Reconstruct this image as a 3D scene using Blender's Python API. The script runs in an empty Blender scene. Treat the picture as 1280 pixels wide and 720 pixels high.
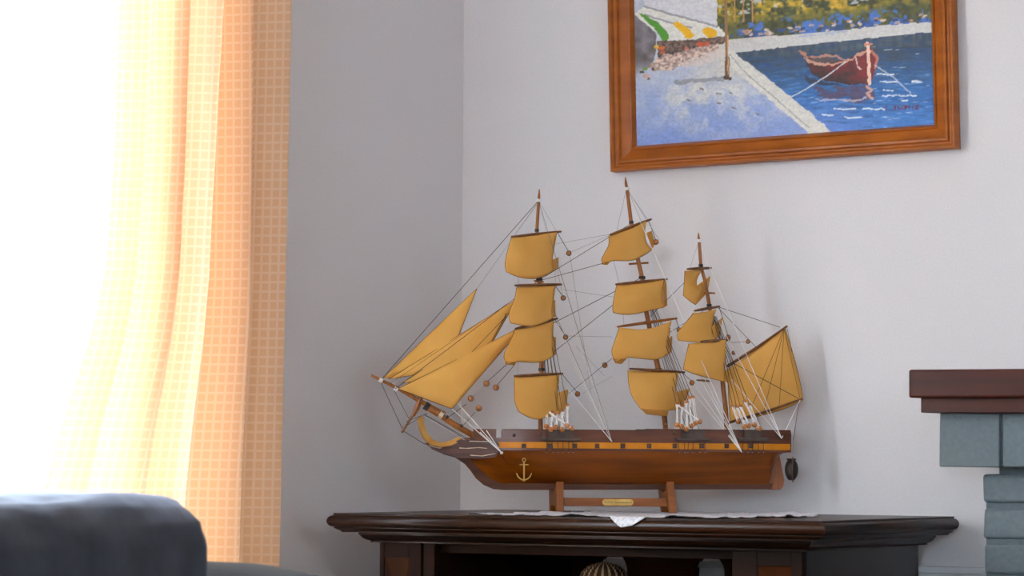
import bpy, bmesh, math, random
import numpy as np
from mathutils import Vector, Matrix

# ------------------------------------------------------------------ camera, world, light, exposure
scene = bpy.context.scene
COL = scene.collection
F = 4000.0                                    # focal length in pixels of the 1280x720 frame
PITCH, YAW, ROLL = math.radians(3.076), math.radians(28.026), math.radians(0.40)
CAM = np.array([3.1785, -5.752, 0.880])
_cy, _sy = math.cos(YAW), math.sin(YAW)
_f0 = np.array([-_sy, _cy, 0.]); _r0 = np.array([_cy, _sy, 0.]); _u0 = np.array([0., 0., 1.])
FWD = math.cos(PITCH) * _f0 + math.sin(PITCH) * _u0
_up = math.cos(PITCH) * _u0 - math.sin(PITCH) * _f0
RIGHT = math.cos(ROLL) * _r0 + math.sin(ROLL) * _up
UP = math.cos(ROLL) * _up - math.sin(ROLL) * _r0

cd = bpy.data.cameras.new('camera'); cam = bpy.data.objects.new('camera', cd); COL.objects.link(cam)
m = Matrix.Identity(4)
for i in range(3):
    m[i][0] = RIGHT[i]; m[i][1] = UP[i]; m[i][2] = -FWD[i]; m[i][3] = CAM[i]
cam.matrix_world = m
cd.sensor_width = 36.0; cd.lens = F / 1280.0 * 36.0; cd.clip_start = 0.05; cd.clip_end = 200
cd.dof.use_dof = True; cd.dof.focus_distance = 6.05; cd.dof.aperture_fstop = 5.6
scene.camera = cam

world = bpy.data.worlds.new('sky'); scene.world = world; world.use_nodes = True
wn = world.node_tree; bgn = wn.nodes['Background']
bgn.inputs[0].default_value = (0.72, 0.86, 1.0, 1); bgn.inputs[1].default_value = 12.0

def area_portal(name, loc, rot, sx, sy):
    l = bpy.data.lights.new(name, 'AREA'); l.shape = 'RECTANGLE'; l.size = sx; l.size_y = sy
    l.cycles.is_portal = True
    o = bpy.data.objects.new(name, l); COL.objects.link(o); o.location = loc; o.rotation_euler = rot
    return o
sun = bpy.data.lights.new('sun', 'SUN'); sun.energy = 9.0; sun.angle = math.radians(0.6); sun.color = (1.0, 0.93, 0.82)
so = bpy.data.objects.new('sun', sun); COL.objects.link(so)
so.rotation_euler = Vector((-0.42, 0.6, 1.3)).to_track_quat('Z', 'Y').to_euler()

vs = scene.view_settings
vs.view_transform = 'Standard'; vs.look = 'None'; vs.gamma = 1.0; vs.use_curve_mapping = False
vs.exposure = 0.54
scene.cycles.max_bounces = 14; scene.cycles.diffuse_bounces = 8; scene.cycles.transparent_max_bounces = 16
scene.cycles.transmission_bounces = 10
scene.cycles.sample_clamp_indirect = 6.0

def ray(px, py): return RIGHT * ((px - 640) / F) - UP * ((py - 360) / F) + FWD
def on_x(px, py, X): d = ray(px, py); return CAM + d * ((X - CAM[0]) / d[0])
def on_y(px, py, Y): d = ray(px, py); return CAM + d * ((Y - CAM[1]) / d[1])
def on_z(px, py, Z): d = ray(px, py); return CAM + d * ((Z - CAM[2]) / d[2])

# ------------------------------------------------------------------ materials
def lin(c): return tuple((x / 12.92 if x <= 0.04045 else ((x + 0.055) / 1.055) ** 2.4) for x in [v / 255.0 for v in c])
def new_mat(name):
    mt = bpy.data.materials.new(name); mt.use_nodes = True
    return mt, mt.node_tree, mt.node_tree.nodes['Principled BSDF']
def bump(nt, b, height, strength, dist=0.001):
    n = nt.nodes.new('ShaderNodeBump'); n.inputs['Strength'].default_value = strength; n.inputs['Distance'].default_value = dist
    nt.links.new(height, n.inputs['Height']); nt.links.new(n.outputs[0], b.inputs['Normal'])
def noise_node(nt, scale, detail=3, vec=None, stretch=None, rough=0.5):
    tc = nt.nodes.new('ShaderNodeTexCoord'); mp = nt.nodes.new('ShaderNodeMapping')
    nt.links.new(tc.outputs['Object'], mp.inputs[0])
    if stretch: mp.inputs['Scale'].default_value = stretch
    n = nt.nodes.new('ShaderNodeTexNoise'); n.inputs['Scale'].default_value = scale; n.inputs['Detail'].default_value = detail
    n.inputs['Roughness'].default_value = rough
    nt.links.new(mp.outputs[0], n.inputs['Vector']); return n
def ramp(nt, src, stops):
    r = nt.nodes.new('ShaderNodeValToRGB'); e = r.color_ramp.elements
    while len(e) < len(stops): e.new(0.5)
    for k, (p, c) in enumerate(stops): e[k].position = p; e[k].color = (*c, 1)
    nt.links.new(src, r.inputs[0]); return r
def noisy(name, c1, c2, scale=20, rough=0.6, bumpk=0.2, bdist=0.001, stretch=None, detail=4, spec=0.5, coat=0.0, metal=0.0, lo=0.3, hi=0.7):
    mt, nt, b = new_mat(name)
    n = noise_node(nt, scale, detail, stretch=stretch)
    r = ramp(nt, n.outputs[0], [(lo, lin(c1)), (hi, lin(c2))])
    nt.links.new(r.outputs[0], b.inputs['Base Color'])
    b.inputs['Roughness'].default_value = rough; b.inputs['Specular IOR Level'].default_value = spec
    b.inputs['Coat Weight'].default_value = coat; b.inputs['Coat Roughness'].default_value = 0.18
    b.inputs['Metallic'].default_value = metal
    if bumpk: bump(nt, b, n.outputs[0], bumpk, bdist)
    return mt
M = {}
M['wall'] = noisy('white_wall_paint', (226, 224, 226), (233, 231, 233), 260, 0.75, 0.25, 0.0012, spec=0.25)
M['trimw'] = noisy('white_gloss_paint', (226, 228, 232), (234, 235, 238), 30, 0.4, 0.05)
M['ceil'] = noisy('ceiling_paint', (232, 231, 229), (238, 237, 235), 60, 0.85, 0.1)
M['floor'] = noisy('oak_floor', (92, 62, 38), (122, 86, 56), 6, 0.4, 0.1, stretch=(1, 8, 1))
M['rearwall'] = noisy('taupe_wall_paint', (126, 112, 100), (136, 122, 110), 60, 0.8, 0.1)
M['concrete'] = noisy('pale_paving', (200, 194, 184), (222, 216, 208), 3, 0.85, 0.2)
M['stucco'] = noisy('pale_stucco', (228, 216, 204), (240, 230, 220), 60, 0.9, 0.3)
M['frame'] = noisy('orange_brown_frame_wood', (150, 78, 10), (178, 98, 22), 14, 0.4, 0.06, 0.0006, stretch=(1, 1, 3), coat=0.06, spec=.35)
M['hull'] = noisy('varnished_hull_wood', (106, 50, 2), (138, 70, 6), 30, 0.36, 0.08, 0.0005, stretch=(.18, 3, 1.6), coat=0.1, spec=.3)
M['keel'] = noisy('dark_keel_wood', (70, 34, 12), (94, 48, 20), 40, 0.4, 0.08, 0.0005, stretch=(.2, 2, 2), coat=0.08, spec=.3)
M['rail'] = noisy('red_brown_rail_wood', (80, 36, 10), (116, 56, 18), 40, 0.32, 0.08, 0.0005, stretch=(.2, 2, 2), coat=0.2, spec=.4)
M['stripe'] = noisy('amber_stripe', (204, 122, 6), (222, 142, 14), 40, 0.4, 0.04, 0.0004, coat=0.05, spec=.25)
M['mast'] = noisy('mast_wood', (128, 72, 18), (168, 102, 40), 60, 0.45, 0.1, 0.0004, stretch=(2, 2, .2))
M['yard'] = noisy('dark_yard_wood', (92, 54, 22), (136, 84, 38), 70, 0.5, 0.1, 0.0004)
M['stand'] = noisy('stand_wood', (116, 60, 10), (154, 86, 24), 30, 0.5, 0.1, 0.0005, stretch=(.3, 2, 2))
M['bead'] = noisy('bead_wood', (158, 92, 34), (196, 126, 58), 80, 0.4, 0.05, 0.0003, coat=0.2)
M['knee'] = noisy('yellow_bent_wood', (176, 122, 44), (204, 152, 74), 40, 0.5, 0.1, 0.0004)
M['cheek'] = noisy('scuffed_purple_brown', (74, 48, 46), (104, 74, 68), 60, 0.5, 0.3, 0.0005, stretch=(.2, 1, 2))
M['cream'] = noisy('chipped_cream', (206, 182, 152), (226, 206, 180), 90, 0.7, 0.2)
M['channel'] = noisy('grey_brown_channel', (62, 46, 40), (88, 70, 60), 60, 0.6, 0.2, 0.0005)
M['dark'] = noisy('blackened_metal', (26, 22, 22), (44, 38, 36), 60, 0.55, 0.1)
M['twine'] = noisy('dark_twine', (44, 40, 40), (66, 60, 58), 300, 0.9, 0.0)
M['fine'] = noisy('grey_thread', (128, 124, 122), (150, 146, 144), 300, 0.9, 0.0)
M['thread'] = noisy('white_thread', (226, 224, 222), (240, 238, 236), 300, 0.9, 0.0)
M['brass'] = noisy('old_brass', (190, 148, 70), (220, 184, 110), 40, 0.4, 0.08, metal=0.55)
M['rudder'] = noisy('raw_rudder_wood', (132, 74, 42), (168, 104, 66), 60, 0.6, 0.3, 0.0006, stretch=(3, 1, .3))
M['cab'] = noisy('dark_walnut_gloss', (22, 10, 4), (42, 20, 8), 9, 0.5, 0.06, 0.0008, stretch=(.25, 1, 2.5), coat=0.0, spec=.1)
M['cabtop'] = noisy('polished_walnut_top', (26, 12, 5), (52, 25, 9), 9, 0.45, 0.02, 0.0004, stretch=(.25, 1, 2.5), coat=0.3, spec=.1)
M['cabside'] = noisy('dark_walnut_side', (34, 23, 20), (46, 32, 28), 9, 0.36, 0.05, 0.0008, stretch=(1, .4, 2), coat=0.1)
M['cabpanel'] = noisy('warm_walnut_panel', (54, 26, 8), (76, 38, 12), 12, 0.38, 0.05, 0.0008, stretch=(1, 1, .3), coat=0.0, spec=.1)
M['mantel'] = noisy('mahogany_mantel', (58, 24, 17), (88, 38, 26), 10, 0.42, 0.08, 0.001, stretch=(.2, 1, 3), coat=0.08, spec=.25)
M['grey'] = noisy('grey_blue_paint', (98, 111, 117), (109, 122, 128), 120, 0.62, 0.35, 0.0015)
M['mortar'] = noisy('painted_mortar', (90, 102, 108), (104, 116, 122), 90, 0.75, 0.6, 0.003)
M['lace'] = noisy('white_lace', (196, 200, 214), (232, 234, 240), 220, 0.9, 0.5, 0.002, lo=.42, hi=.55)
M['sofa'] = noisy('navy_grey_upholstery', (30, 30, 37), (40, 40, 49), 25, 0.85, 0.35, 0.003, detail=6)
M['sofa'].node_tree.nodes['Principled BSDF'].inputs['Sheen Weight'].default_value = 0.32
M['sofa'].node_tree.nodes['Principled BSDF'].inputs['Sheen Tint'].default_value = (.75, .82, 1, 1)
M['sofadark'] = noisy('charcoal_upholstery', (48, 48, 49), (60, 60, 60), 300, 0.95, 0.3, 0.001)
M['firebox'] = noisy('soot_black', (22, 20, 20), (40, 36, 34), 20, 0.9, 0.3)
M['ink'] = noisy('engraved_ink', (70, 48, 20), (84, 58, 26), 30, 0.7, 0)
M['port'] = noisy('gunport_wood', (70, 44, 24), (96, 62, 36), 60, 0.5, 0.1, 0.0004)

def cloth(name, c1, c2, transl, scale, weave=900, rough=0.9, bk=0.35):
    mt, nt, b = new_mat(name)
    n = noise_node(nt, scale, 3); r = ramp(nt, n.outputs[0], [(0.3, lin(c1)), (0.7, lin(c2))])
    nt.links.new(r.outputs[0], b.inputs['Base Color']); b.inputs['Roughness'].default_value = rough
    b.inputs['Specular IOR Level'].default_value = 0.15
    w = noise_node(nt, weave, 1); bump(nt, b, w.outputs[0], bk, 0.0006)
    t = nt.nodes.new('ShaderNodeBsdfTranslucent'); nt.links.new(r.outputs[0], t.inputs[0])
    mx = nt.nodes.new('ShaderNodeMixShader'); mx.inputs[0].default_value = transl
    nt.links.new(b.outputs[0], mx.inputs[1]); nt.links.new(t.outputs[0], mx.inputs[2])
    nt.links.new(mx.outputs[0], nt.nodes['Material Output'].inputs[0]); return mt
M['sail'] = cloth('ochre_sailcloth', (232, 174, 88), (240, 186, 102), 0.18, 18)
M['hem'] = noisy('sail_hem_thread', (120, 78, 34), (140, 94, 44), 100, 0.9, 0)

def curtain_material():
    mt, nt, b = new_mat('checked_apricot_voile')
    uv = nt.nodes.new('ShaderNodeUVMap'); sep = nt.nodes.new('ShaderNodeSeparateXYZ'); nt.links.new(uv.outputs[0], sep.inputs[0])
    def stripe(sock, period, width):
        d = nt.nodes.new('ShaderNodeMath'); d.operation = 'DIVIDE'; nt.links.new(sock, d.inputs[0]); d.inputs[1].default_value = period
        f = nt.nodes.new('ShaderNodeMath'); f.operation = 'FRACT'; nt.links.new(d.outputs[0], f.inputs[0])
        l = nt.nodes.new('ShaderNodeMath'); l.operation = 'LESS_THAN'; nt.links.new(f.outputs[0], l.inputs[0]); l.inputs[1].default_value = width
        return l
    a = stripe(sep.outputs[0], 0.0155, 0.26); c = stripe(sep.outputs[1], 0.0165, 0.24)
    mx = nt.nodes.new('ShaderNodeMath'); mx.operation = 'MAXIMUM'; nt.links.new(a.outputs[0], mx.inputs[0]); nt.links.new(c.outputs[0], mx.inputs[1])
    mul = nt.nodes.new('ShaderNodeMath'); mul.operation = 'MULTIPLY'; nt.links.new(mx.outputs[0], mul.inputs[0]); mul.inputs[1].default_value = 0.36
    mc = nt.nodes.new('ShaderNodeMix'); mc.data_type = 'RGBA'
    nt.links.new(mul.outputs[0], mc.inputs['Factor'])
    mc.inputs['A'].default_value = (*lin((220, 176, 138)), 1); mc.inputs['B'].default_value = (*lin((246, 230, 218)), 1)
    nt.links.new(mc.outputs['Result'], b.inputs['Base Color']); b.inputs['Roughness'].default_value = 0.7
    b.inputs['Sheen Weight'].default_value = 0.2
    t = nt.nodes.new('ShaderNodeBsdfTranslucent')
    mt2 = nt.nodes.new('ShaderNodeMix'); mt2.data_type = 'RGBA'; nt.links.new(mul.outputs[0], mt2.inputs['Factor'])
    mt2.inputs['A'].default_value = (*lin((250, 226, 186)), 1); mt2.inputs['B'].default_value = (*lin((246, 230, 202)), 1)
    nt.links.new(mt2.outputs['Result'], t.inputs[0])
    ms = nt.nodes.new('ShaderNodeMixShader'); ms.inputs[0].default_value = 0.25
    nt.links.new(b.outputs[0], ms.inputs[1]); nt.links.new(t.outputs[0], ms.inputs[2])
    nt.links.new(ms.outputs[0], nt.nodes['Material Output'].inputs[0]); return mt
M['curtain'] = curtain_material()

def glass_material():
    mt, nt, b = new_mat('window_glass')
    tr = nt.nodes.new('ShaderNodeBsdfTransparent'); gl = nt.nodes.new('ShaderNodeBsdfGlossy'); gl.inputs['Roughness'].default_value = 0.02
    ms = nt.nodes.new('ShaderNodeMixShader'); ms.inputs[0].default_value = 0.04
    nt.links.new(tr.outputs[0], ms.inputs[1]); nt.links.new(gl.outputs[0], ms.inputs[2])
    nt.links.new(ms.outputs[0], nt.nodes['Material Output'].inputs[0]); return mt
M['glass'] = glass_material()

def paint_material():
    mt, nt, b = new_mat('oil_paint')
    a = nt.nodes.new('ShaderNodeVertexColor'); a.layer_name = 'paint'
    nt.links.new(a.outputs[0], b.inputs['Base Color']); b.inputs['Roughness'].default_value = 0.55
    n = noise_node(nt, 320, 3); bump(nt, b, n.outputs[0], 0.3, 0.001); return mt
M['paint'] = paint_material()

def basket_material():
    mt, nt, b = new_mat('coiled_straw')
    tc = nt.nodes.new('ShaderNodeTexCoord'); sep = nt.nodes.new('ShaderNodeSeparateXYZ'); nt.links.new(tc.outputs['Object'], sep.inputs[0])
    at2 = nt.nodes.new('ShaderNodeMath'); at2.operation = 'ARCTAN2'; nt.links.new(sep.outputs[1], at2.inputs[0]); nt.links.new(sep.outputs[0], at2.inputs[1])
    mu = nt.nodes.new('ShaderNodeMath'); mu.operation = 'MULTIPLY'; nt.links.new(at2.outputs[0], mu.inputs[0]); mu.inputs[1].default_value = 20
    si = nt.nodes.new('ShaderNodeMath'); si.operation = 'SINE'; nt.links.new(mu.outputs[0], si.inputs[0])
    r = ramp(nt, si.outputs[0], [(0.35, lin((96, 62, 34))), (0.62, lin((226, 196, 150)))])
    nt.links.new(r.outputs[0], b.inputs['Base Color']); b.inputs['Roughness'].default_value = 0.7; return mt
M['basket'] = basket_material()

# ------------------------------------------------------------------ mesh building helpers
class MB:
    def __init__(self): self.v = []; self.f = []; self.uv = None
    def add(self, vs, fs):
        o = len(self.v); self.v += [tuple(map(float, p)) for p in vs]; self.f += [tuple(i + o for i in f) for f in fs]; return self
    def box(self, x0, x1, y0, y1, z0, z1):
        return self.add([(x0, y0, z0), (x1, y0, z0), (x1, y1, z0), (x0, y1, z0), (x0, y0, z1), (x1, y0, z1), (x1, y1, z1), (x0, y1, z1)],
                        [(0, 3, 2, 1), (4, 5, 6, 7), (0, 1, 5, 4), (1, 2, 6, 5), (2, 3, 7, 6), (3, 0, 4, 7)])
    def tube(self, pts, rad, n=6, cap=True):
        pts = [np.array(p, float) for p in pts]
        if not hasattr(rad, '__len__'): rad = [rad] * len(pts)
        rings = []; prev = None
        for i, p in enumerate(pts):
            a = pts[max(0, i - 1)]; b = pts[min(len(pts) - 1, i + 1)]; t = b - a; t = t / (np.linalg.norm(t) + 1e-12)
            if prev is None:
                h = np.array([0, 0, 1.]) if abs(t[2]) < 0.9 else np.array([1., 0, 0]); s = np.cross(t, h)
            else: s = prev - t * np.dot(prev, t)
            s /= np.linalg.norm(s) + 1e-12; prev = s; q = np.cross(t, s)
            rings.append([p + rad[i] * (math.cos(2 * math.pi * k / n) * s + math.sin(2 * math.pi * k / n) * q) for k in range(n)])
        vs = [v for r in rings for v in r]; fs = []
        for i in range(len(pts) - 1):
            for k in range(n): fs.append((i * n + k, i * n + (k + 1) % n, (i + 1) * n + (k + 1) % n, (i + 1) * n + k))
        if cap: fs.append(tuple(range(n - 1, -1, -1))); fs.append(tuple((len(pts) - 1) * n + k for k in range(n)))
        return self.add(vs, fs)
    def grid(self, P):
        r, c = len(P), len(P[0])
        return self.add([p for row in P for p in row], [(i * c + j, i * c + j + 1, (i + 1) * c + j + 1, (i + 1) * c + j) for i in range(r - 1) for j in range(c - 1)])
    def prism(self, poly, axis, a, b):
        """poly: 2d points; extruded along axis (0,1,2) from a to b"""
        def mk(p, t):
            q = [0, 0, 0]; q[axis] = t; o = [i for i in range(3) if i != axis]; q[o[0]] = p[0]; q[o[1]] = p[1]; return q
        n = len(poly)
        return self.add([mk(p, a) for p in poly] + [mk(p, b) for p in poly],
                        [tuple(range(n)), tuple(range(2 * n - 1, n - 1, -1))] + [(i, i + n, (i + 1) % n + n, (i + 1) % n) for i in range(n)])
    def ball(self, c, rx, ry, rz, n=10, m=6):
        c = np.array(c); vs = [c + (0, 0, rz)]
        for i in range(1, m):
            a = math.pi * i / m
            for k in range(n):
                t = 2 * math.pi * k / n; vs.append(c + (rx * math.sin(a) * math.cos(t), ry * math.sin(a) * math.sin(t), rz * math.cos(a)))
        vs.append(c - (0, 0, rz)); fs = [(0, 1 + k, 1 + (k + 1) % n) for k in range(n)]
        for i in range(m - 2):
            for k in range(n): fs.append((1 + i * n + k, 1 + (i + 1) * n + k, 1 + (i + 1) * n + (k + 1) % n, 1 + i * n + (k + 1) % n))
        e = len(vs) - 1; fs += [(e, 1 + (m - 2) * n + (k + 1) % n, 1 + (m - 2) * n + k) for k in range(n)]
        return self.add(vs, fs)
    def build(self, name, mat, parent=None, smooth=False, solid=0, bev=0, fixn=True):
        me = bpy.data.meshes.new(name); me.from_pydata(self.v, [], self.f); me.update()
        if fixn:
            bm = bmesh.new(); bm.from_mesh(me); bmesh.ops.recalc_face_normals(bm, faces=bm.faces); bm.to_mesh(me); bm.free()
        if smooth:
            me.polygons.foreach_set('use_smooth', [True] * len(me.polygons))
            if smooth != 'all': me.set_sharp_from_angle(angle=math.radians(40))
        me.materials.append(M[mat]); o = bpy.data.objects.new(name, me); COL.objects.link(o)
        if parent: o.parent = parent
        if solid:
            s = o.modifiers.new('thickness', 'SOLIDIFY'); s.thickness = solid; s.offset = 0
        if bev:
            s = o.modifiers.new('bevel', 'BEVEL'); s.width = bev; s.segments = 2; s.limit_method = 'ANGLE'; s.angle_limit = math.radians(35)
        return o
def tag(o, label, cat, group=None):
    o['label'] = label; o['category'] = cat
    if group: o['group'] = group
    return o
def struct(o, label=None):
    o['kind'] = 'structure'
    if label: o['label'] = label
    return o
def empty(name, loc=(0, 0, 0), rz=0):
    e = bpy.data.objects.new(name, None); COL.objects.link(e); e.location = loc; e.rotation_euler = (0, 0, rz); e.empty_display_size = 0.05
    return e
rng = random.Random(7)

# ------------------------------------------------------------------ the room
RX, RY, RZ = 4.7, -7.4, 2.62
struct(MB().box(-0.25, RX + .25, RY - .25, 0.25, -0.12, 0).build('floor', 'floor'), 'pale oak floor of the living room')
struct(MB().box(-0.25, RX + .25, RY - .25, 0.25, RZ, RZ + .15).build('ceiling', 'ceil'), 'plain white ceiling')
struct(MB().box(-0.25, RX + .25, 0, 0.25, 0, RZ).build('wall_back', 'wall'), 'white painted wall behind the model ship and painting')
WY0, WY1, WZ0, WZ1 = -3.1, -1.10, 0.08, 2.30            # balcony window opening in the left wall
b = MB(); b.box(-.25, 0, RY - .25, WY0, 0, RZ).box(-.25, 0, WY1, 0, 0, RZ).box(-.25, 0, WY0, WY1, 0, WZ0).box(-.25, 0, WY0, WY1, WZ1, RZ)
struct(b.build('wall_left', 'wall'), 'white window wall in shade, left of the corner')
UY0, UY1, UZ0, UZ1 = -3.9, -3.0, 1.45, 2.25               # window in the right wall, out of view
b = MB(); b.box(RX, RX + .25, RY - .25, UY0, 0, RZ).box(RX, RX + .25, UY1, 0, 0, RZ).box(RX, RX + .25, UY0, UY1, 0, UZ0).box(RX, RX + .25, UY0, UY1, UZ1, RZ)
struct(b.build('wall_right', 'wall'), 'white wall on the right of the room')
VX0, VX1, VZ0, VZ1 = 2.0, 3.9, 0.95, 2.2                # window in the wall behind the camera
b = MB(); b.box(0, VX0, RY - .25, RY, 0, RZ).box(VX1, RX, RY - .25, RY, 0, RZ).box(VX0, VX1, RY - .25, RY, 0, VZ0).box(VX0, VX1, RY - .25, RY, VZ1, RZ)
struct(b.build('wall_front', 'rearwall'), 'taupe wall behind the camera')

def window_x(name, x, y0, y1, z0, z1, n, label):
    w = struct(empty(name, (x, (y0 + y1) / 2, z0)), label)
    dy = (y1 - y0) / 2; h = z1 - z0; t = .05
    for a, c, d, e in ((-dy, dy, 0, t), (-dy, dy, h - t, h), (-dy, -dy + t, t, h - t), (dy - t, dy, t, h - t)):
        MB().box(-.03, .03, a, c, d, e).build('window_frame', 'trimw', w)
    for k in range(n):
        a = -dy + t + (2 * dy - 2 * t) * k / n; c = -dy + t + (2 * dy - 2 * t) * (k + 1) / n
        MB().box(-.004, .004, a, c, t, h - t).build('pane', 'glass', w)
        if k: MB().box(-.03, .03, a - .03, a + .03, t, h - t).build('mullion', 'trimw', w)
    return w
window_x('window_1', -0.17, WY0, WY1, WZ0, WZ1, 2, 'tall bright balcony window beside the curtain')
window_x('window_3', RX + .17, UY0, UY1, UZ0, UZ1, 2, 'window in the right wall')
area_portal('portal_right', (RX + .26, (UY0 + UY1) / 2, (UZ0 + UZ1) / 2), (0, math.radians(90), 0), UZ1 - UZ0, UY1 - UY0)
w2 = struct(empty('window_2', ((VX0 + VX1) / 2, RY - .15, VZ0)), 'window behind the camera')
dx = (VX1 - VX0) / 2; hh = VZ1 - VZ0
for a, c, d, e in ((-dx, dx, 0, .05), (-dx, dx, hh - .05, hh), (-dx, -dx + .05, .05, hh - .05), (dx - .05, dx, .05, hh - .05)):
    MB().box(a, c, -.03, .03, d, e).build('window_frame', 'trimw', w2)
MB().box(-dx + .05, dx - .05, -.004, .004, .05, hh - .05).build('pane', 'glass', w2)
area_portal('portal_left', (-.26, (WY0 + WY1) / 2, (WZ0 + WZ1) / 2), (0, math.radians(-90), 0), WZ1 - WZ0, WY1 - WY0)
area_portal('portal_front', ((VX0 + VX1) / 2, RY - .26, (VZ0 + VZ1) / 2), (math.radians(90), 0, math.radians(180)), VX1 - VX0, VZ1 - VZ0)
# outside: balcony slab, parapet, ground
struct(MB().box(-1.75, -.25, -6, .6, -.14, -.02).build('balcony_floor', 'concrete'), 'balcony floor outside the window')
struct(MB().box(-1.75, -1.6, -6, .6, -.02, .86).box(-1.8, -1.55, -6, .6, .86, .91).build('balcony_parapet', 'stucco'), 'pale parapet wall outside the window')
struct(MB().box(-40, -1.9, -40, 40, -3.2, -3.0).box(-1.9, 40, -40, 40, -3.2, -3.0).build('ground', 'concrete'), 'pale ground far outside the window')
# low white ledge along the back wall
LZ = on_y(1195, 709, -.05)[2]
LX = on_y(1229, 650, -.235)[0] - .004
struct(MB().box(0, LX, -.05, 0, 0, LZ - .012).box(0, LX, -.062, 0, LZ - .012, LZ).build('trim_1', 'trimw', bev=.002), 'low white ledge along the wall behind the cabinet')

# ------------------------------------------------------------------ curtain
def make_curtain(main=True):
    XM = 0.135; N, R = 300, 80
    zs = np.linspace(0.03, 2.44, R)
    zpx = [(1.66, 116), (1.39, 113), (1.19, 103), (1.08, 86), (0.94, 50), (0.82, 24), (0.60, 2), (0.0, -20)]
    zz = np.array([p[0] for p in zpx][::-1]); pp = np.array([p[1] for p in zpx][::-1])
    lefts = [on_x(p, 360, XM)[1] for p in np.interp(zs, zz, pp)]
    right = on_x(332, 360, XM)[1] - .012
    if not main: lefts = [-3.25] * R; right = -2.3  # unseen second panel, added to narrow the window light and sharpen shadows
    V = np.zeros((R, N, 3)); U = np.zeros((R, N, 2))
    s = np.linspace(0, 1, N)
    for i, z in enumerate(zs):
        yl = lefts[i]; wob = 0.02 * math.sin(z * 2.1) + .012 * math.sin(z * 5 + 1)
        ss = s ** 0.93
        ph = 2 * math.pi * 5.25 * (ss + wob * np.sin(math.pi * s)) - 0.5
        amp = 0.030 + 0.018 * s + .006 * np.sin(s * 17 + z)
        fold = np.sin(ph) + 0.22 * np.sin(2 * ph + .8)
        small = 0.006 * np.sin(ph * 2.7 + z * 1.3)
        V[i, :, 0] = XM + amp * fold + small
        V[i, :, 1] = yl + (right - yl) * s + 0.012 * np.cos(ph) + .006 * np.sin(ph * .5 + z * 2)
        V[i, :, 2] = z
        d = np.sqrt(np.diff(V[i, :, 0]) ** 2 + np.diff(V[i, :, 1]) ** 2); L = np.concatenate([[0], np.cumsum(d)])
        U[i, :, 0] = L - L[-1]; U[i, :, 1] = z
    # constant cloth width in the weave
    ref = U[-1, 0, 0]
    for i in range(R): U[i, :, 0] *= ref / U[i, 0, 0]
    me = bpy.data.meshes.new('curtain_panel')
    me.from_pydata(V.reshape(-1, 3).tolist(), [], [(i * N + j, i * N + j + 1, (i + 1) * N + j + 1, (i + 1) * N + j) for i in range(R - 1) for j in range(N - 1)])
    uvl = me.uv_layers.new(name='UVMap'); idx = np.zeros(len(me.loops), int); me.loops.foreach_get('vertex_index', idx)
    uvl.data.foreach_set('uv', U.reshape(-1, 2)[idx].ravel())
    me.polygons.foreach_set('use_smooth', [True] * len(me.polygons)); me.materials.append(M['curtain'])
    root = empty('curtain', (0, 0, 0))
    o = bpy.data.objects.new('fabric', me); COL.objects.link(o); o.parent = root
    if not main: tag(root, 'unseen sheer apricot curtain added to narrow the window light', 'curtain', 'window curtains'); return
    MB().tube([(XM, WY0 - .3, 2.47), (XM, -.7, 2.47)], .012, 12).build('curtain_rod', 'trimw', root, smooth=True)
    for y in (-.72, -2.3, WY0 - .2):
        MB().box(0, XM, y - .01, y + .01, 2.462, 2.478).build('rod_bracket', 'trimw', root)
    tag(root, 'sheer apricot checked curtain gathered beside the bright window', 'curtain', 'window curtains')
make_curtain(); make_curtain(False)

# ------------------------------------------------------------------ sofa
def soft_box(x0, x1, y0, y1, z0, z1, r, name, mat, parent, seed=0, amp=.008):
    bm = bmesh.new(); bmesh.ops.create_cube(bm, size=1.0)
    for v in bm.verts:
        v.co = Vector((x0 if v.co.x < 0 else x1, y0 if v.co.y < 0 else y1, z0 if v.co.z < 0 else z1))
    bmesh.ops.bevel(bm, geom=list(bm.edges), offset=r, segments=5, profile=.5, affect='EDGES')
    for _ in range(2):
        bmesh.ops.subdivide_edges(bm, edges=[e for e in bm.edges if e.calc_length() > .09], cuts=2, use_grid_fill=True)
    from mathutils import noise as mn
    bm.normal_update()
    for v in bm.verts:
        n = mn.noise(Vector((v.co.x * 7 + seed, v.co.y * 6, v.co.z * 7))) + .5 * mn.noise(Vector((v.co.x * 19, v.co.y * 17 + seed, v.co.z * 17)))
        v.co += v.normal * amp * n
    bmesh.ops.triangulate(bm, faces=[f for f in bm.faces if len(f.verts) > 4])
    me = bpy.data.meshes.new(name); bm.to_mesh(me); bm.free()
    me.polygons.foreach_set('use_smooth', [True] * len(me.polygons)); me.materials.append(M[mat])
    o = bpy.data.objects.new(name, me); COL.objects.link(o); o.parent = parent; return o
sx = 0.50; pe = on_x(268, 640, sx)
ztop = on_x(235, 616, sx - .1)[2]
sofa = empty('sofa', (0, 0, 0)); y1 = pe[1]; y0 = y1 - 2.0
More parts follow.
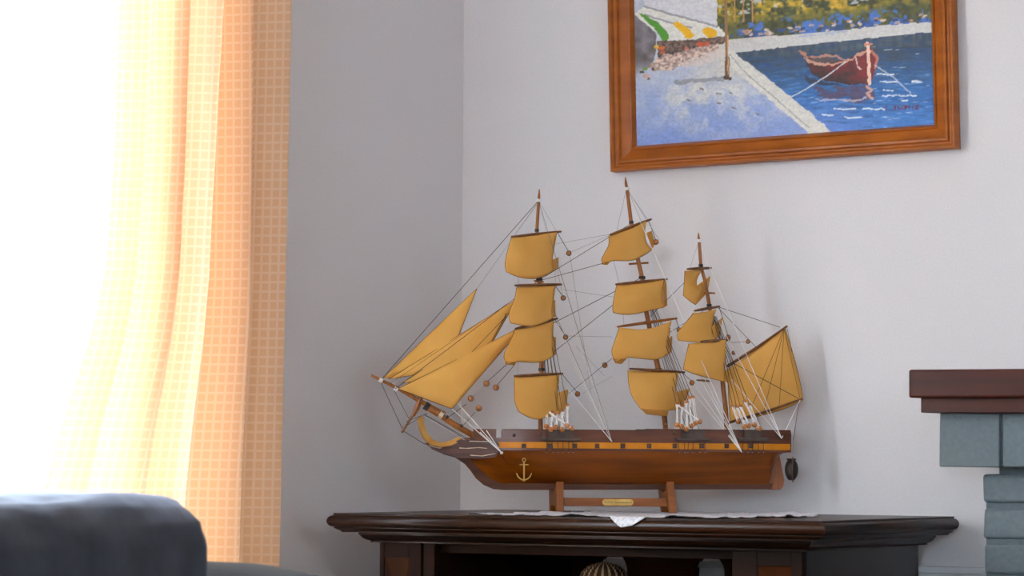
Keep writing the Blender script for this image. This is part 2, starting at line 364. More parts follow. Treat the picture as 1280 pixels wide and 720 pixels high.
def make_backrest():
    from mathutils import noise as mn
    xa, xb, za, zb_ = .26, sx, .30, ztop; n = 40
    ys = [y0, y0 + .004, y0 + .012, y0 + .03] + list(np.linspace(y0 + .06, y1 - .06, 90)) + [y1 - .03, y1 - .018, y1 - .009, y1 - .003, y1]
    P = []
    for y in ys:
        d = min(y - y0, y1 - y); ins = 0 if d > .03 else .03 - math.sqrt(max(0, .03 ** 2 - (.03 - d) ** 2)); row = []
        cx, cz = (xa + xb) / 2, (za + zb_) / 2; hx, hz_ = (xb - xa) / 2 - ins, (zb_ - za) / 2 - ins; r = .085
        for k in range(n):                                  # rounded rectangle, generous at the top
            a = 2 * math.pi * (k + .5) / n; ca, sa = math.cos(a), math.sin(a)
            rr_ = r if sa > 0 else .03
            qx = math.copysign(hx - rr_, ca) + rr_ * ca; qz = math.copysign(hz_ - rr_, sa) + rr_ * sa
            nz = mn.noise(Vector((ca * 2 + 3, y * 5, sa * 2))) + .6 * mn.noise(Vector((ca * 4, y * 13, sa * 4 + 5))) + .35 * mn.noise(Vector((ca * 6, y * 31, sa * 6)))
            am = .0075 * (1 if d > .02 else d / .02)
            row.append((cx + qx + ca * am * nz, y, cz + qz + sa * am * nz - .0008))
        row.append(row[0]); P.append(row)
    c = MB().grid(P); c.f.append(tuple(range(n))); c.f.append(tuple((len(P) - 1) * (n + 1) + k for k in range(n)))
    o = c.build('backrest', 'sofa', sofa, smooth='all')
    bm = bmesh.new(); bm.from_mesh(o.data); bmesh.ops.remove_doubles(bm, verts=bm.verts, dist=1e-6); bmesh.ops.recalc_face_normals(bm, faces=bm.faces); bm.to_mesh(o.data); bm.free()
make_backrest()
soft_box(.27, 1.16, y0 - .02, y1 + .16, .10, .32, .03, 'base', 'sofadark', sofa, 1, .003)
for k in range(2):
    soft_box(sx + .002, 1.16, y0 + k * 1.0 + .003, y0 + (k + 1) * 1.0 - .003, .325, .47, .04, 'seat_cushion', 'sofa', sofa, 9 + k, .008)
zarm = on_x(285, 701, .5)[2]
def arm(ya, yb):
    # arm with a top that is high at the back and sweeps down toward the front
    prof = []
    for t in np.linspace(0, 1, 22):
        x = .27 + t * .88
        z = zarm - .004 * (t * 4) ** 1 - max(0, x - .52) ** 1.6 * .55
        prof.append((x, max(z, .56)))
    P = []
    for (x, z) in prof:
        row = [(x, ya, .13)]
        for a in np.linspace(0, math.pi, 9):
            row.append((x, (ya + yb) / 2 - math.cos(a) * (yb - ya) / 2, z - .035 + .035 * math.sin(a)))
        row.append((x, yb, .13)); P.append(row)
    c = MB().grid(P); n = len(P[0])
    c.f.append(tuple(range(n))); c.f.append(tuple(range((len(P) - 1) * n, len(P) * n)))
    c.build('armrest', 'sofadark', sofa, smooth=True)
arm(y1 + .012, y1 + .15); arm(y0 - .15, y0 - .012)
for x in (.33, 1.1):
    for y in (y0 + .05, y1 + .05): MB().tube([(x, y, 0), (x, y, .105)], [.02, .026], 10).build('leg', 'dark', sofa)
tag(sofa, 'dark blue grey upholstered sofa in front of the window', 'sofa')

# ------------------------------------------------------------------ cabinet
TOPZ = 0.78
B0 = on_z(1031, 651.5, TOPZ)
def solve_dir(P, D, px):
    k = (px - 640) / F; q = P - CAM; return -(q @ RIGHT - k * (q @ FWD)) / (D @ RIGHT - k * (D @ FWD))
EX, EY = np.array([1., 0, 0]), np.array([0, 1., 0])
CX1, CY0 = B0[0], B0[1]
CX0 = CX1 + solve_dir(B0, EX, 408); CY1 = CY0 + solve_dir(B0, EY, 1199)
OV = 0.072; OB = 0.012
PXF = (B0 - CAM) @ FWD / F
bx0, bx1, by0, by1 = CX0 + OV, CX1 - OV, CY0 + OV, CY1 - OB
cab = empty('cabinet', ((bx0 + bx1) / 2, (by0 + by1) / 2, 0)); CO = np.array([(bx0 + bx1) / 2, (by0 + by1) / 2, 0])
def ring_profile(prof, name, mat):
    """prof: list of (fraction of overhang, z) from top inwards; closed moulded slab"""
    P = []
    for fr, z in prof:
        x0, x1_, ya, yb = bx0 - OV * fr - CO[0], bx1 + OV * fr - CO[0], by0 - OV * fr - CO[1], by1 + OB * fr - CO[1]
        P.append([(x0, ya, z), (x1_, ya, z), (x1_, yb, z), (x0, yb, z), (x0, ya, z)])
    c = MB().grid(P)
    n = len(P) - 1
    c.f.append((0, 1, 2, 3)); c.f.append(tuple(n * 5 + k for k in range(4)))
    bmv = c.build(name, mat, cab)
    me = bmv.data; bm = bmesh.new(); bm.from_mesh(me); bmesh.ops.remove_doubles(bm, verts=bm.verts, dist=1e-6)
    bmesh.ops.recalc_face_normals(bm, faces=bm.faces); bm.to_mesh(me); bm.free()
    me.polygons.foreach_set('use_smooth', [True] * len(me.polygons)); me.set_sharp_from_angle(angle=math.radians(32))
    return bmv
h = 0.00145
nose = [(0.87, TOPZ), (0.87, TOPZ - 2.6 * h)]
for k in range(9):
    a = math.pi * k / 8; nose.append((0.86 + 0.14 * math.sin(a), TOPZ - 2.6 * h - 7.3 * h * (1 - math.cos(a))))
nose.append((0.80, TOPZ - 17.4 * h))
ring_profile(nose, 'top', 'cabtop')
z1, z2, z3, z4 = TOPZ - 17.4 * h, TOPZ - 24 * h, TOPZ - 28 * h, TOPZ - 37 * h
ring_profile([(0.86, z1), (0.86, z1 - 1.2 * h), (0.80, z1 - 3.2 * h), (0.72, z1 - 5.2 * h), (0.72, z2), (0.4, z2)], 'cornice_moulding', 'cabtop')
ring_profile([(0.40, z2), (0.40, z3 + h), (0.37, z3), (0.33, z3 - 3 * h), (0.25, z3 - 5.5 * h), (0.17, z3 - 7 * h), (0.17, z4), (0.0, z4)], 'bed_moulding', 'cabtop')
def cb(x0, x1, y0, y1, z0, z1, name, mat, bev=.0015):
    return MB().box(x0 - CO[0], x1 - CO[0], y0 - CO[1], y1 - CO[1], z0, z1).build(name, mat, cab, bev=bev)
def xf(px): return on_y(px, 700, by0)[0]
xl, xr = xf(542), xf(915)
ZB = 0.07
cb(bx0, bx0 + .018, by0 + .02, by1 - .012, ZB, z4, 'side_panel', 'cabside')
cb(bx1 - .018, bx1, by0 + .02, by1 - .012, ZB, z4, 'side_panel', 'cabside')
cb(bx0 + .018, bx1 - .018, by0 + .03, by1 - .012, z4 - .018, z4 - .001, 'roof_board', 'cab')
SH = TOPZ - .205
cb(xl, xr, by0 + .012, by1 - .012, SH - .02, SH, 'shelf', 'cab')
cb(bx0 - .02, bx1 + .02, by0 - .02, by1, 0, ZB, 'plinth', 'cab', .004)
cb(bx0 + .018, bx1 - .018, by0 + .02, by1 - .012, ZB, ZB + .02, 'bottom_board', 'cab')
# inner partitions beside the opening
cb(xl - .018, xl, by0 + .02, by1 - .012, ZB + .02, z4 - .018, 'partition', 'cab'); cb(xr, xr + .018, by0 + .02, by1 - .012, ZB + .02, z4 - .018, 'partition', 'cab')
# pilasters with a diamond-point panel
def pilaster(xa, xb, pxa, pxb, ptop, sub):
    p0, p1 = xf(pxa), xf(pxb); zt = on_y((pxa + pxb) / 2, ptop, by0)[2]; zb_ = zt - .20; za = .16
    y = by0 - CO[1]
    c = MB()
    def fr(a, b_, zc, zd): c.box(a - CO[0], b_ - CO[0], y, y + .02, zc, zd)
    fr(xa, p0, ZB, z4); fr(p1, xb, ZB, z4); fr(p0, p1, zt, z4); fr(p0, p1, ZB, za)
    o = c.build('pilaster', 'cab', cab, bev=.0012)
    # stacked diamond-point panels set into the frame
    n = 3; g = .012; hgt = (zt - za - g * (n - 1)) / n
    for k in range(n):
        zc = zt - k * (hgt + g); zd = zc - hgt; xm, zm = (p0 + p1) / 2 - CO[0], (zc + zd) / 2
        d = MB(); A = [(p0 - CO[0], y + .003, zc), (p1 - CO[0], y + .003, zc), (p1 - CO[0], y + .003, zd), (p0 - CO[0], y + .003, zd)]
        d.add(A + [(xm, y + .019, zm)] + [(q[0], y + .022, q[2]) for q in A], [(0, 1, 4), (1, 2, 4), (2, 3, 4), (3, 0, 4), (5, 6, 7, 8), (0, 5, 6, 1), (1, 6, 7, 2), (2, 7, 8, 3), (3, 8, 5, 0)])
        d.build('diamond_panel', 'cabpanel', o)
        if k < n - 1: MB().box(p0 - CO[0], p1 - CO[0], y + .002, y + .02, zd - g, zd).build('panel_rail', 'cab', o)
    return o
xs1 = xf(526)
pilaster(bx0, xs1, 480, 511.5, 697, None)
MB().box(xs1 + .0025 - CO[0], xl - CO[0], by0 + .004 - CO[1], by0 + .022 - CO[1], ZB, z4).build('inner_stile', 'cab', cab, bev=.0015)
pilaster(xr, bx1, 946, 989, 708, None)
# back panel with two oval cut-outs
YB = by1 - .012
def back_panel():
    c = MB(); y = YB - CO[1]
    cells = []
    h1 = on_y(767, 712, YB); h2 = on_y(888, 715, YB)
    r1 = 0.030; r2 = .027
    xm = (h1[0] + h2[0]) / 2
    n = 32
    za, zb_ = ZB + .02, z4 - .018
    for (hc, xa, xb) in ((h1, bx0 + .018, xm), (h2, xm, bx1 - .018)):
        zc = hc[2]; inner = []; outer = []
        for k in range(n):
            a = 2 * math.pi * k / n + math.pi / 4; ca, sa = math.cos(a), math.sin(a)
            inner.append((hc[0] + r1 * ca, zc - .004 + r1 * 1.25 * sa))
            # ray to cell rectangle by angle blocks
            q = k // (n // 4); t = (k % (n // 4)) / (n // 4)
            cor = [(xb, zb_), (xa, zb_), (xa, za), (xb, za)]
            p, p2 = cor[q], cor[(q + 1) % 4]; outer.append((p[0] + (p2[0] - p[0]) * t, p[1] + (p2[1] - p[1]) * t))
        vs = [(p[0] - CO[0], yy, p[1]) for yy in (y, y + .012) for lst in (inner, outer) for p in lst]
        fs = []
        for k in range(n):
            k2 = (k + 1) % n
            fs += [(k, k2, n + k2, n + k), (2 * n + k, 3 * n + k, 3 * n + k2, 2 * n + k2), (k, 2 * n + k, 2 * n + k2, k2), (n + k, n + k2, 3 * n + k2, 3 * n + k)]
        c.add(vs, fs)
    c.build('back_panel', 'cabpanel', cab)
back_panel()
tag(cab, 'dark walnut cabinet with moulded top and open shelf under the ship', 'cabinet')

# woven basket on the cabinet shelf
bk = on_y(755, 726, by0 + .30)
rr = 0.044
bz = on_y(755, 725, by0 + .30)[2]
bas = empty('woven_basket', (bk[0], bk[1], SH))
def coil_basket():
    c = MB(); top = bz - SH
    prof = []
    for t in np.linspace(0, 1, 12): prof.append((.026 + (rr - .026) * math.sin(t * math.pi / 2), .006 + (top - .006) * t))
    for t in np.linspace(0, 1, 7)[1:]: prof.append((rr * math.cos(t * 1.25), top + .030 * math.sin(t * 1.25)))
    body = MB()
    for k, (r, z) in enumerate(prof):
        pts = [(r * math.cos(a), r * math.sin(a), z) for a in np.linspace(0, 2 * math.pi, 33)]
        (body if k < 12 else c).tube(pts, .0056 if k < 12 else .0042, 6, cap=False)
    body.ball((0, 0, .006), .028, .028, .006)
    body.build('basket_body', 'basket', bas, smooth='all')
    c.ball((0, 0, prof[-1][1]), .016, .016, .006)
    lid = c.build('lid', 'basket', bas, smooth='all')
coil_basket()
tag(bas, 'small round coiled straw basket on the cabinet shelf', 'basket')

# lace doily
def make_doily():
    zt = TOPZ + .0012
    L = on_z(572, 643.0, zt); R_ = on_z(1020, 645.5, zt); Fm = on_z(735, 648.0, zt)
    C = np.array([(L[0] + R_[0]) / 2, (CY0 + CY1) / 2 + .02])
    f1 = CY0 + OV * .13 + .004
    corners = [np.array([L[0] + .02, L[1]]), np.array([Fm[0] - .05, f1 + .01]), np.array([Fm[0] + .0, f1 - .002]), np.array([Fm[0] + .06, f1 + .012]), np.array([on_z(900, 647.5, zt)[0], on_z(900, 647.2, zt)[1]]), np.array([R_[0], R_[1]]),
               np.array([C[0] + .18, CY1 - .06]), np.array([C[0] - .2, CY1 - .05])]
    poly = []
    for i in range(len(corners)):
        a, b_ = corners[i], corners[(i + 1) % len(corners)]; n = max(2, int(np.linalg.norm(b_ - a) / .004))
        for k in range(n): poly.append(a + (b_ - a) * k / n)
    poly = np.array(poly); n = len(poly); rows = 26
    per = np.arange(n) * .004
    P = []
    for i in range(rows + 1):
        t = i / rows; row = []
        for k in range(n + 1):
            p = poly[k % n]; d = p - C; ln = np.linalg.norm(d)
            sc = 1 + (.006 * abs(math.sin(per[k % n] * math.pi / .022)) - .003) / ln
            q = C + d * t * sc
            e = max(0, (t - .72) / .28)
            wz = e * (.0035 * max(0, math.sin(per[k % n] * 47 + 1) * math.sin(per[k % n] * 19 + .4)) + .0018 * max(0, math.sin(per[k % n] * 131)))
            z = zt + wz
            row.append((q[0], q[1], z))
        P.append(row)
    o = MB().grid(P)
    # hanging front point folded over the edge
    ob = o.build('lace_cloth', 'lace', None, smooth=True)
    return ob, Fm
dd = empty('lace_doily', (0, 0, 0))
ob, Fm = make_doily(); ob.parent = dd
ya = CY0 + OV * .13 - .001
P = []
for i in range(9):
    t = i / 8; row = []
    for j in range(11):
        s = j / 10 * 2 - 1; wd = .040 * (1 - .75 * t ** 1.6)
        if t < .35: y, z = ya + .006 - .008 * t / .35, TOPZ + .0022
        else: q = (t - .35) / .65; y, z = ya - .002 - .012 * math.sin(q * 1.5), TOPZ + .0022 - .017 * q + .002 * s * q
        row.append((Fm[0] - .004 + s * wd + .006 * t, y + .0015 * math.sin(s * 3), z))
    P.append(row)
MB().grid(P).build('hanging_point', 'lace', dd, smooth=True, solid=.0008)
tag(dd, 'white lace doily under the ship with one point hanging over the edge', 'doily')

# ------------------------------------------------------------------ framed painting
PHI = math.radians(1.585)
YF = -0.034
p_bl = on_y(762.0, 214.5, YF); p_br = on_y(1194.5, 185.0, YF)
W = math.hypot(p_br[0] - p_bl[0], p_br[2] - p_bl[2]); PHI = math.atan2(p_br[2] - p_bl[2], p_br[0] - p_bl[0])
H = W * 0.76; FWID = 0.0505
pic = empty('framed_painting', (p_bl[0], 0, p_bl[2])); pic.rotation_euler = (0, -PHI, 0)
prof = [(0, -.006), (0, -.030), (.002, -.033), (.006, -.034), (.009, -.032), (.0105, -.027), (.014, -.0265), (.0165, -.031), (.021, -.0315), (.0225, -.027), (.0255, -.025), (.036, -.021), (.0405, -.0195), (.0425, -.0225), (.045, -.0215), (.047, -.017), (.0505, -.012), (.0505, -.006)]
def frame_rail(corner_a, corner_b, inward):
    a = np.array(corner_a); b_ = np.array(corner_b); d = (b_ - a) / np.linalg.norm(b_ - a); nin = np.array(inward)
    P = []
    for base, sg in ((a, 1), (b_, -1)):
        P.append([(base[0] + nin[0] * w + d[0] * w * sg, y, base[1] + nin[1] * w + d[1] * w * sg) for w, y in prof])
    c = MB().grid(P); n = len(prof); c.f.append(tuple(range(n))); c.f.append(tuple(range(n, 2 * n))); c.f.append((0, n, 2 * n - 1, n - 1))
    c.build('frame_rail', 'frame', pic, smooth=True)
frame_rail((0, 0), (W, 0), (0, 1)); frame_rail((W, 0), (W, H), (-1, 0)); frame_rail((W, H), (0, H), (0, -1)); frame_rail((0, H), (0, 0), (1, 0))
MB().box(.01, W - .01, -.008, -.003, .01, H - .01).build('backing_board', 'frame', pic)

def make_canvas():
    cw, ch = W - 2 * FWID + .004, H - 2 * FWID + .004
    NX = 400; NY = int(NX * ch / cw)
    nr = np.random.RandomState(11)
    X = np.linspace(0, 1, NX)[None, :].repeat(NY, 0); T = (np.linspace(0, 1, NY)[:, None].repeat(NX, 1))  # T up
    pxw = 379.0; pxh = ch / cw * pxw * 1.10
    px = 789 + 379 * X - 4.2 * (T * pxh / 186); py = 186 - 29.0 * X - T * pxh
    def vn(sx_, sy_, seed):
        r = np.random.RandomState(seed); gx = px / sx_; gy = py / sy_
        gx = gx - gx.min(); gy = gy - gy.min(); G = r.rand(int(gy.max()) + 3, int(gx.max()) + 3)
        ix = gx.astype(int); iy = gy.astype(int); fx = gx - ix; fy = gy - iy; fx = fx * fx * (3 - 2 * fx); fy = fy * fy * (3 - 2 * fy)
        return (G[iy, ix] * (1 - fx) + G[iy, ix + 1] * fx) * (1 - fy) + (G[iy + 1, ix] * (1 - fx) + G[iy + 1, ix + 1] * fx) * fy
    def c3(c): return np.array(c, float)
    img = np.zeros((NY, NX, 3))
    jx = (vn(5, 4, 1) - .5) * 5; jy = (vn(5, 4, 2) - .5) * 5; fine = vn(2.2, 2, 3); mid = vn(9, 7, 4); big = vn(28, 20, 5); hz = vn(16, 2.2, 6); hz2 = vn(9, 1.7, 8)
    def inpoly(poly, j=.6):
        x = px + jx * j; y = py + jy * j; r = np.zeros(px.shape, bool); n = len(poly)
        for i in range(n):
            x1_, y1_ = poly[i]; x2_, y2_ = poly[(i + 1) % n]
            cnd = ((y1_ > y) != (y2_ > y)); r ^= cnd & (x < (x2_ - x1_) * (y - y1_) / (y2_ - y1_ + 1e-9) + x1_)
        return r
    def put(mask, col, a=1.0):
        a = np.broadcast_to(np.asarray(a, float), mask.shape) * mask
        img[:] = img * (1 - a[..., None]) + np.broadcast_to(c3(col), img.shape) * a[..., None] if np.ndim(col) == 1 else img * (1 - a[..., None]) + col * a[..., None]
    def seg(pts, wd, col, a=1.0, j=.25):
        x = px + jx * j; y = py + jy * j; m_ = np.zeros(px.shape, bool)
        for (xa, ya_), (xb, yb) in zip(pts[:-1], pts[1:]):
            L2 = (xb - xa) ** 2 + (yb - ya_) ** 2 + 1e-9; t = np.clip(((x - xa) * (xb - xa) + (y - ya_) * (yb - ya_)) / L2, 0, 1)
            m_ |= (x - xa - t * (xb - xa)) ** 2 + (y - ya_ - t * (yb - ya_)) ** 2 < wd * wd
        put(m_, col, a)
    def mixc(a, b_, t): t = np.clip(t, 0, 1)[..., None]; return c3(a) * (1 - t) + c3(b_) * t
    # ground
    g = np.clip((186 - py) / 125, 0, 1)
    img[:] = mixc((128, 154, 214), (196, 202, 212), g * 1.0 + (big - .5) * .35)
    put(np.ones(px.shape, bool), (214, 216, 214), np.clip(np.clip((mid * .55 + big * .45 + fine * .15 - .44) * 2.6, 0, 1) * np.clip(1.25 - np.hypot((px - 895) / 95, (py - 120) / 48), 0, 1), 0, .85) * (px < 1050))
    put((py < 110) & (px > 860), (208, 206, 198), np.clip((px - 850) / 60, 0, .9) * np.clip((115 - py) / 30, 0, 1))
    # sky / trees
    sf = lambda n_, thr, k_=6.: np.clip((n_ - thr) * k_, 0, 1)
    b1 = .6 * vn(11, 9, 21) + .4 * vn(4, 4, 41); b2 = .6 * vn(12, 9, 22) + .4 * vn(3.5, 3, 42); b3 = .6 * vn(14, 8, 23) + .4 * vn(4, 3, 43); b4 = .6 * vn(9, 7, 24) + .4 * vn(3, 3, 44)
    shore = 46 - (px - 905) * 0.076
    tree = (py < shore) & (px > 893 + jx * .4)
    img[:] = np.where(tree[..., None], mixc((58, 64, 44), (112, 112, 56), b1 * 1.5 - .25), img)
    up = np.clip((shore - 17 - py) / 14, 0, 1)
    put(tree, mixc((140, 130, 36), (228, 182, 58), b3 * 2.2 - .6), np.clip(up * sf(b1, .36, 5), 0, .95) * np.where(px > 1085, .45, 1))
    put(tree, (80, 88, 50), .8 * sf(b2, .56))
    put(tree & (py > shore - 26), (76, 124, 214), .9 * sf(b2, .50, 7) * np.clip((py - shore + 26) / 8, 0, 1))
    put(tree & (py > shore - 9), (54, 84, 156), .75 * sf(b3, .42, 7))
    put(tree & (py < shore - 32), (212, 224, 240), .7 * sf(b4, .62, 8))
    put((py < -12) & (px > 893), mixc((120, 165, 225), (225, 235, 245), big), 1)
    for k in range(46):
        xx = nr.uniform(915, 1160); sh = 46 - (xx - 905) * .076 - nr.uniform(2, 11); w_ = nr.uniform(1.2, 3.2)
        seg([(xx, sh), (xx + w_ * 1.4, sh + nr.uniform(-1, 1))], nr.uniform(.9, 1.7), [(204, 150, 112), (222, 206, 190), (196, 170, 160), (60, 62, 70)][k % 4], .85, .5)
    for xx in (917, 928, 940): seg([(xx, -20), (xx + 1, 22)], 1.0, (196, 148, 90), .85)
    # far quay and water
    put(inpoly([(900, 55), (920, 47), (1010, 40), (1100, 30), (1175, 25), (1175, 40), (1060, 50), (917, 66)], .5), (206, 207, 206))
    put(inpoly([(1000, 42), (1060, 35), (1062, 37), (1000, 44)], .5), (160, 175, 200), .6)
    wat = inpoly([(914, 63), (1000, 54), (1175, 37.5), (1178, 160), (1040, 172), (950, 88)], .35)
    wcol = mixc((54, 74, 96), (48, 110, 180), (py - 66 + (px - 1000) * .04) / 52 + (hz - .5) * .5)
    wcol = wcol * (1 - np.clip((py - 118) / 50, 0, .8)[..., None]) + mixc((70, 130, 206), (112, 140, 214), (1120 - px) / 90) * np.clip((py - 118) / 50, 0, .8)[..., None]
    img[:] = np.where(wat[..., None], wcol, img)
    put(wat & (py < 74 - (px - 905) * .075), (84, 96, 104), np.clip(vn(4, 9, 31) * 1.2 - .2, 0, .75))
    put(wat, (96, 150, 214), .4 * sf(hz2, .62) * np.clip((py - 70) / 30, 0.15, 1)); put(wat, (36, 70, 126), .4 * sf(hz, .66))
    put(wat & (px > 1090), (196, 218, 236), .7 * sf(vn(13, 1.9, 33), .88, 12))
    put(wat & (py > 118), (206, 222, 238), .6 * sf(vn(15, 2.0, 34), .9, 12))
    # quay edge
    put(inpoly([(903, 52), (912, 58), (924, 68), (950, 87), (1000, 129), (1044, 168), (1018, 172), (985, 144), (938, 102), (905, 72)], .5), (216, 216, 210))
    seg([(911, 64), (935, 92), (970, 122), (1012, 160)], .7, (150, 156, 160), .8)
    # building, awning
    put(inpoly([(780, 6), (792, 10), (815, 36), (815, 64), (806, 80), (788, 92), (780, 92)]), mixc((88, 82, 82), (132, 128, 136), mid), np.clip((98 - py) / 30, 0, .95))
    put(inpoly([(790, -60), (894, -60), (895, 28), (850, 17), (800, 2)], .3), (214, 216, 222))
    put((px < 890) & (py < -60), (150, 180, 225), .9)
    put(inpoly([(786, 10), (798, 1), (850, 16), (896, 27), (909, 40), (870, 44), (832, 46), (826, 43)], .3), (224, 224, 218))
    seg([(799, 0), (840, 12), (868, 20), (895, 28)], 1.3, (150, 152, 158), .9); seg([(800, 11), (834, 22), (862, 29)], 1.2, (150, 152, 158), .8)
    put(inpoly([(791, 8), (800, 11), (818, 22), (831, 36), (832, 44), (824, 46), (816, 33)], .35), (86, 156, 48))
    put(inpoly([(835, 24), (842, 21), (856, 27), (866, 39), (859, 44), (853, 42), (848, 34)], .5), (236, 182, 24))
    put(inpoly([(875, 30), (884, 29), (894, 33), (895, 41), (884, 43), (876, 36)], .5), (236, 182, 24))
    put(inpoly([(816, 46), (832, 46), (870, 44), (906, 41), (904, 50), (870, 58), (840, 66), (818, 68)], .5), mixc((76, 66, 62), (130, 108, 96), fine * 1.3 - .1))
    put(inpoly([(803, 78), (822, 66), (850, 60), (895, 50), (898, 56), (872, 72), (836, 84), (812, 86)], .8), mixc((150, 124, 116), (222, 198, 184), fine * 1.5 - .2), .9)
    put(inpoly([(838, 80), (870, 66), (900, 56), (905, 66), (870, 80)], 1.0), (214, 204, 200), .8)
    for (cx, cy_, r, col) in ((816, 53, 4, (226, 184, 60)), (823, 56, 4.5, (222, 110, 50)), (824, 62, 3, (214, 96, 60)), (874, 51, 5, (214, 92, 56)), (882, 50, 4, (206, 96, 60)), (856, 56, 3.5, (196, 110, 88)), (800, 82, 3.5, (112, 150, 76)), (797, 87, 3, (70, 60, 56)), (803, 92, 4.5, (206, 168, 156)), (812, 83, 2.5, (84, 74, 70)), (806, 96, 2.5, (96, 84, 84))):
        put(np.hypot(px + jx * .6 - cx, (py + jy * .6 - cy_) * 1.4) < r, col, .92)
    seg([(842, 101), (872, 98), (904, 96)], 2.6, (142, 146, 158), .8, .6)
    for cx, cy_ in ((875, 109), (897, 115), (913, 115), (917, 134), (898, 128), (948, 142), (858, 124)): seg([(cx - 2, cy_), (cx + 2, cy_ + 1)], 1.0, (110, 108, 110), .8)
    # lamp post
    seg([(905.5, -40), (907, 40), (908, 95)], 1.8, (150, 112, 76), 1, .1); seg([(908, 70), (908, 95)], 3.0, (116, 84, 58), 1, .3); seg([(908.5, 40), (909.5, 90)], .9, (206, 166, 124), .9, .1); seg([(905, 95), (912, 96)], 2.2, (84, 64, 50), 1, .3)
    # boat
    put(inpoly([(1018, 108), (1086, 106), (1098, 120), (1082, 128), (1030, 124)], 1.0) & (hz2 > .3), (92, 66, 88), .75)
    put(inpoly([(1001, 61), (1008, 74), (1016, 90), (1032, 100), (1062, 105), (1088, 104), (1097, 84), (1098, 70), (1088, 55), (1076, 64), (1058, 74), (1030, 78)], .4), mixc((64, 42, 44), (126, 42, 46), (px - 1020) / 50 + (b1 - .5) * 1.4 - np.clip((py - 86) / 18, 0, .8)))
    put(inpoly([(1014, 72), (1030, 68), (1052, 74), (1030, 79)], .3), (88, 76, 80))
    put(inpoly([(1006, 92), (1030, 101), (1060, 107), (1012, 104)], .5), (42, 52, 74), .8)
    seg([(1001, 61), (1010, 68), (1018, 70), (1034, 66), (1048, 69), (1060, 74)], 1.5, (196, 140, 120), .9, .7)
    seg([(1006, 71), (1018, 77), (1040, 79), (1060, 76), (1074, 67), (1086, 61)], 1.4, (212, 164, 142), .9, .7)
    seg([(1086, 52), (1087, 78), (1088, 104)], 2.0, (232, 200, 180), 1, .3); seg([(1083, 54), (1090, 53)], 1.6, (206, 140, 116), 1, .2)
    seg([(1090, 62), (1098, 72), (1095, 84)], 1.6, (196, 128, 108), .9, .4); seg([(1071, 70), (1073, 82), (1077, 85)], .9, (226, 206, 196), .9, .2)
    seg([(1086, 108), (1091, 112), (1086, 118), (1092, 124)], 2.0, (214, 168, 150), .9, .8); seg([(1020, 124), (1060, 126), (1084, 122)], .9, (200, 200, 214), .7, .8)
    seg([(984, 124), (1010, 110), (1040, 90), (1058, 76)], .8, (206, 212, 216), .9, .15); seg([(1094, 80), (1118, 96), (1138, 116)], .7, (206, 214, 222), .8, .2)
    for (xa, xb, y) in ((1098, 1118, 92), (1102, 1122, 101), (1106, 1116, 112), (1104, 1146, 119), (1044, 1072, 136), (1080, 1106, 136), (1140, 1152, 101), (1128, 1134, 125), (1058, 1078, 147), (1030, 1042, 143)): seg([(xa, y), (xb, y + .5)], 1.0, (216, 228, 238), .9, .4)
    # painter's signature, small dark red capitals
    gl = {'T': [((0, 0), (1, 0)), ((.5, 0), (.5, 1))], 'S': [((1, 0), (0, 0)), ((0, 0), (0, .5)), ((0, .5), (1, .5)), ((1, .5), (1, 1)), ((1, 1), (0, 1))], 'O': [((0, 0), (1, 0)), ((1, 0), (1, 1)), ((1, 1), (0, 1)), ((0, 1), (0, 0))],
          'N': [((0, 1), (0, 0)), ((0, 0), (1, 1)), ((1, 1), (1, 0))], 'I': [((.5, 0), (.5, 1))], 'Z': [((0, 0), (1, 0)), ((1, 0), (0, 1)), ((0, 1), (1, 1))], '.': [((.4, .8), (.6, 1))]}
    cx = 1107
    for chh in 'T.TSONIZ':
        for (a, b_) in gl[chh]: seg([(cx + a[0] * 3.6, 133.0 - (cx - 1107) * .05 + a[1] * 5), (cx + b_[0] * 3.6, 133.0 - (cx - 1107) * .05 + b_[1] * 5)], .62, (96, 44, 78), .95, .05)
        cx += 5.3
    img[:] = np.clip(img * (1 + (fine[..., None] - .5) * .10 + (hz2[..., None] - .5) * .05), 0, 255)
    c = img / 255.0; c = np.where(c <= .04045, c / 12.92, ((c + .055) / 1.055) ** 2.4); c = np.clip(c * 1.12, 0, .92)
    relief = (fine - .5) * .0006 + (mid - .5) * .0006
    V = np.stack([FWID - .002 + X * cw, -.0115 - relief, FWID - .002 + T * ch], -1).reshape(-1, 3)
    ii = (np.arange(NY - 1)[:, None] * NX + np.arange(NX - 1)[None, :]).ravel()
    faces = np.stack([ii, ii + 1, ii + NX + 1, ii + NX], 1)
    me = bpy.data.meshes.new('canvas'); me.from_pydata(V.tolist(), [], faces.tolist())
    at = me.color_attributes.new('paint', 'FLOAT_COLOR', 'POINT')
    at.data.foreach_set('color', np.concatenate([c.reshape(-1, 3), np.ones((NX * NY, 1))], 1).astype(np.float32).ravel())
    me.materials.append(M['paint']); me.polygons.foreach_set('use_smooth', [True] * len(me.polygons))
    o = bpy.data.objects.new('canvas', me); COL.objects.link(o); o.parent = pic
    o['label'] = 'oil painting of a red rowing boat moored beside a sunlit quay'
make_canvas()
tag(pic, 'harbour painting of a moored red boat in brown wooden frame', 'painting')

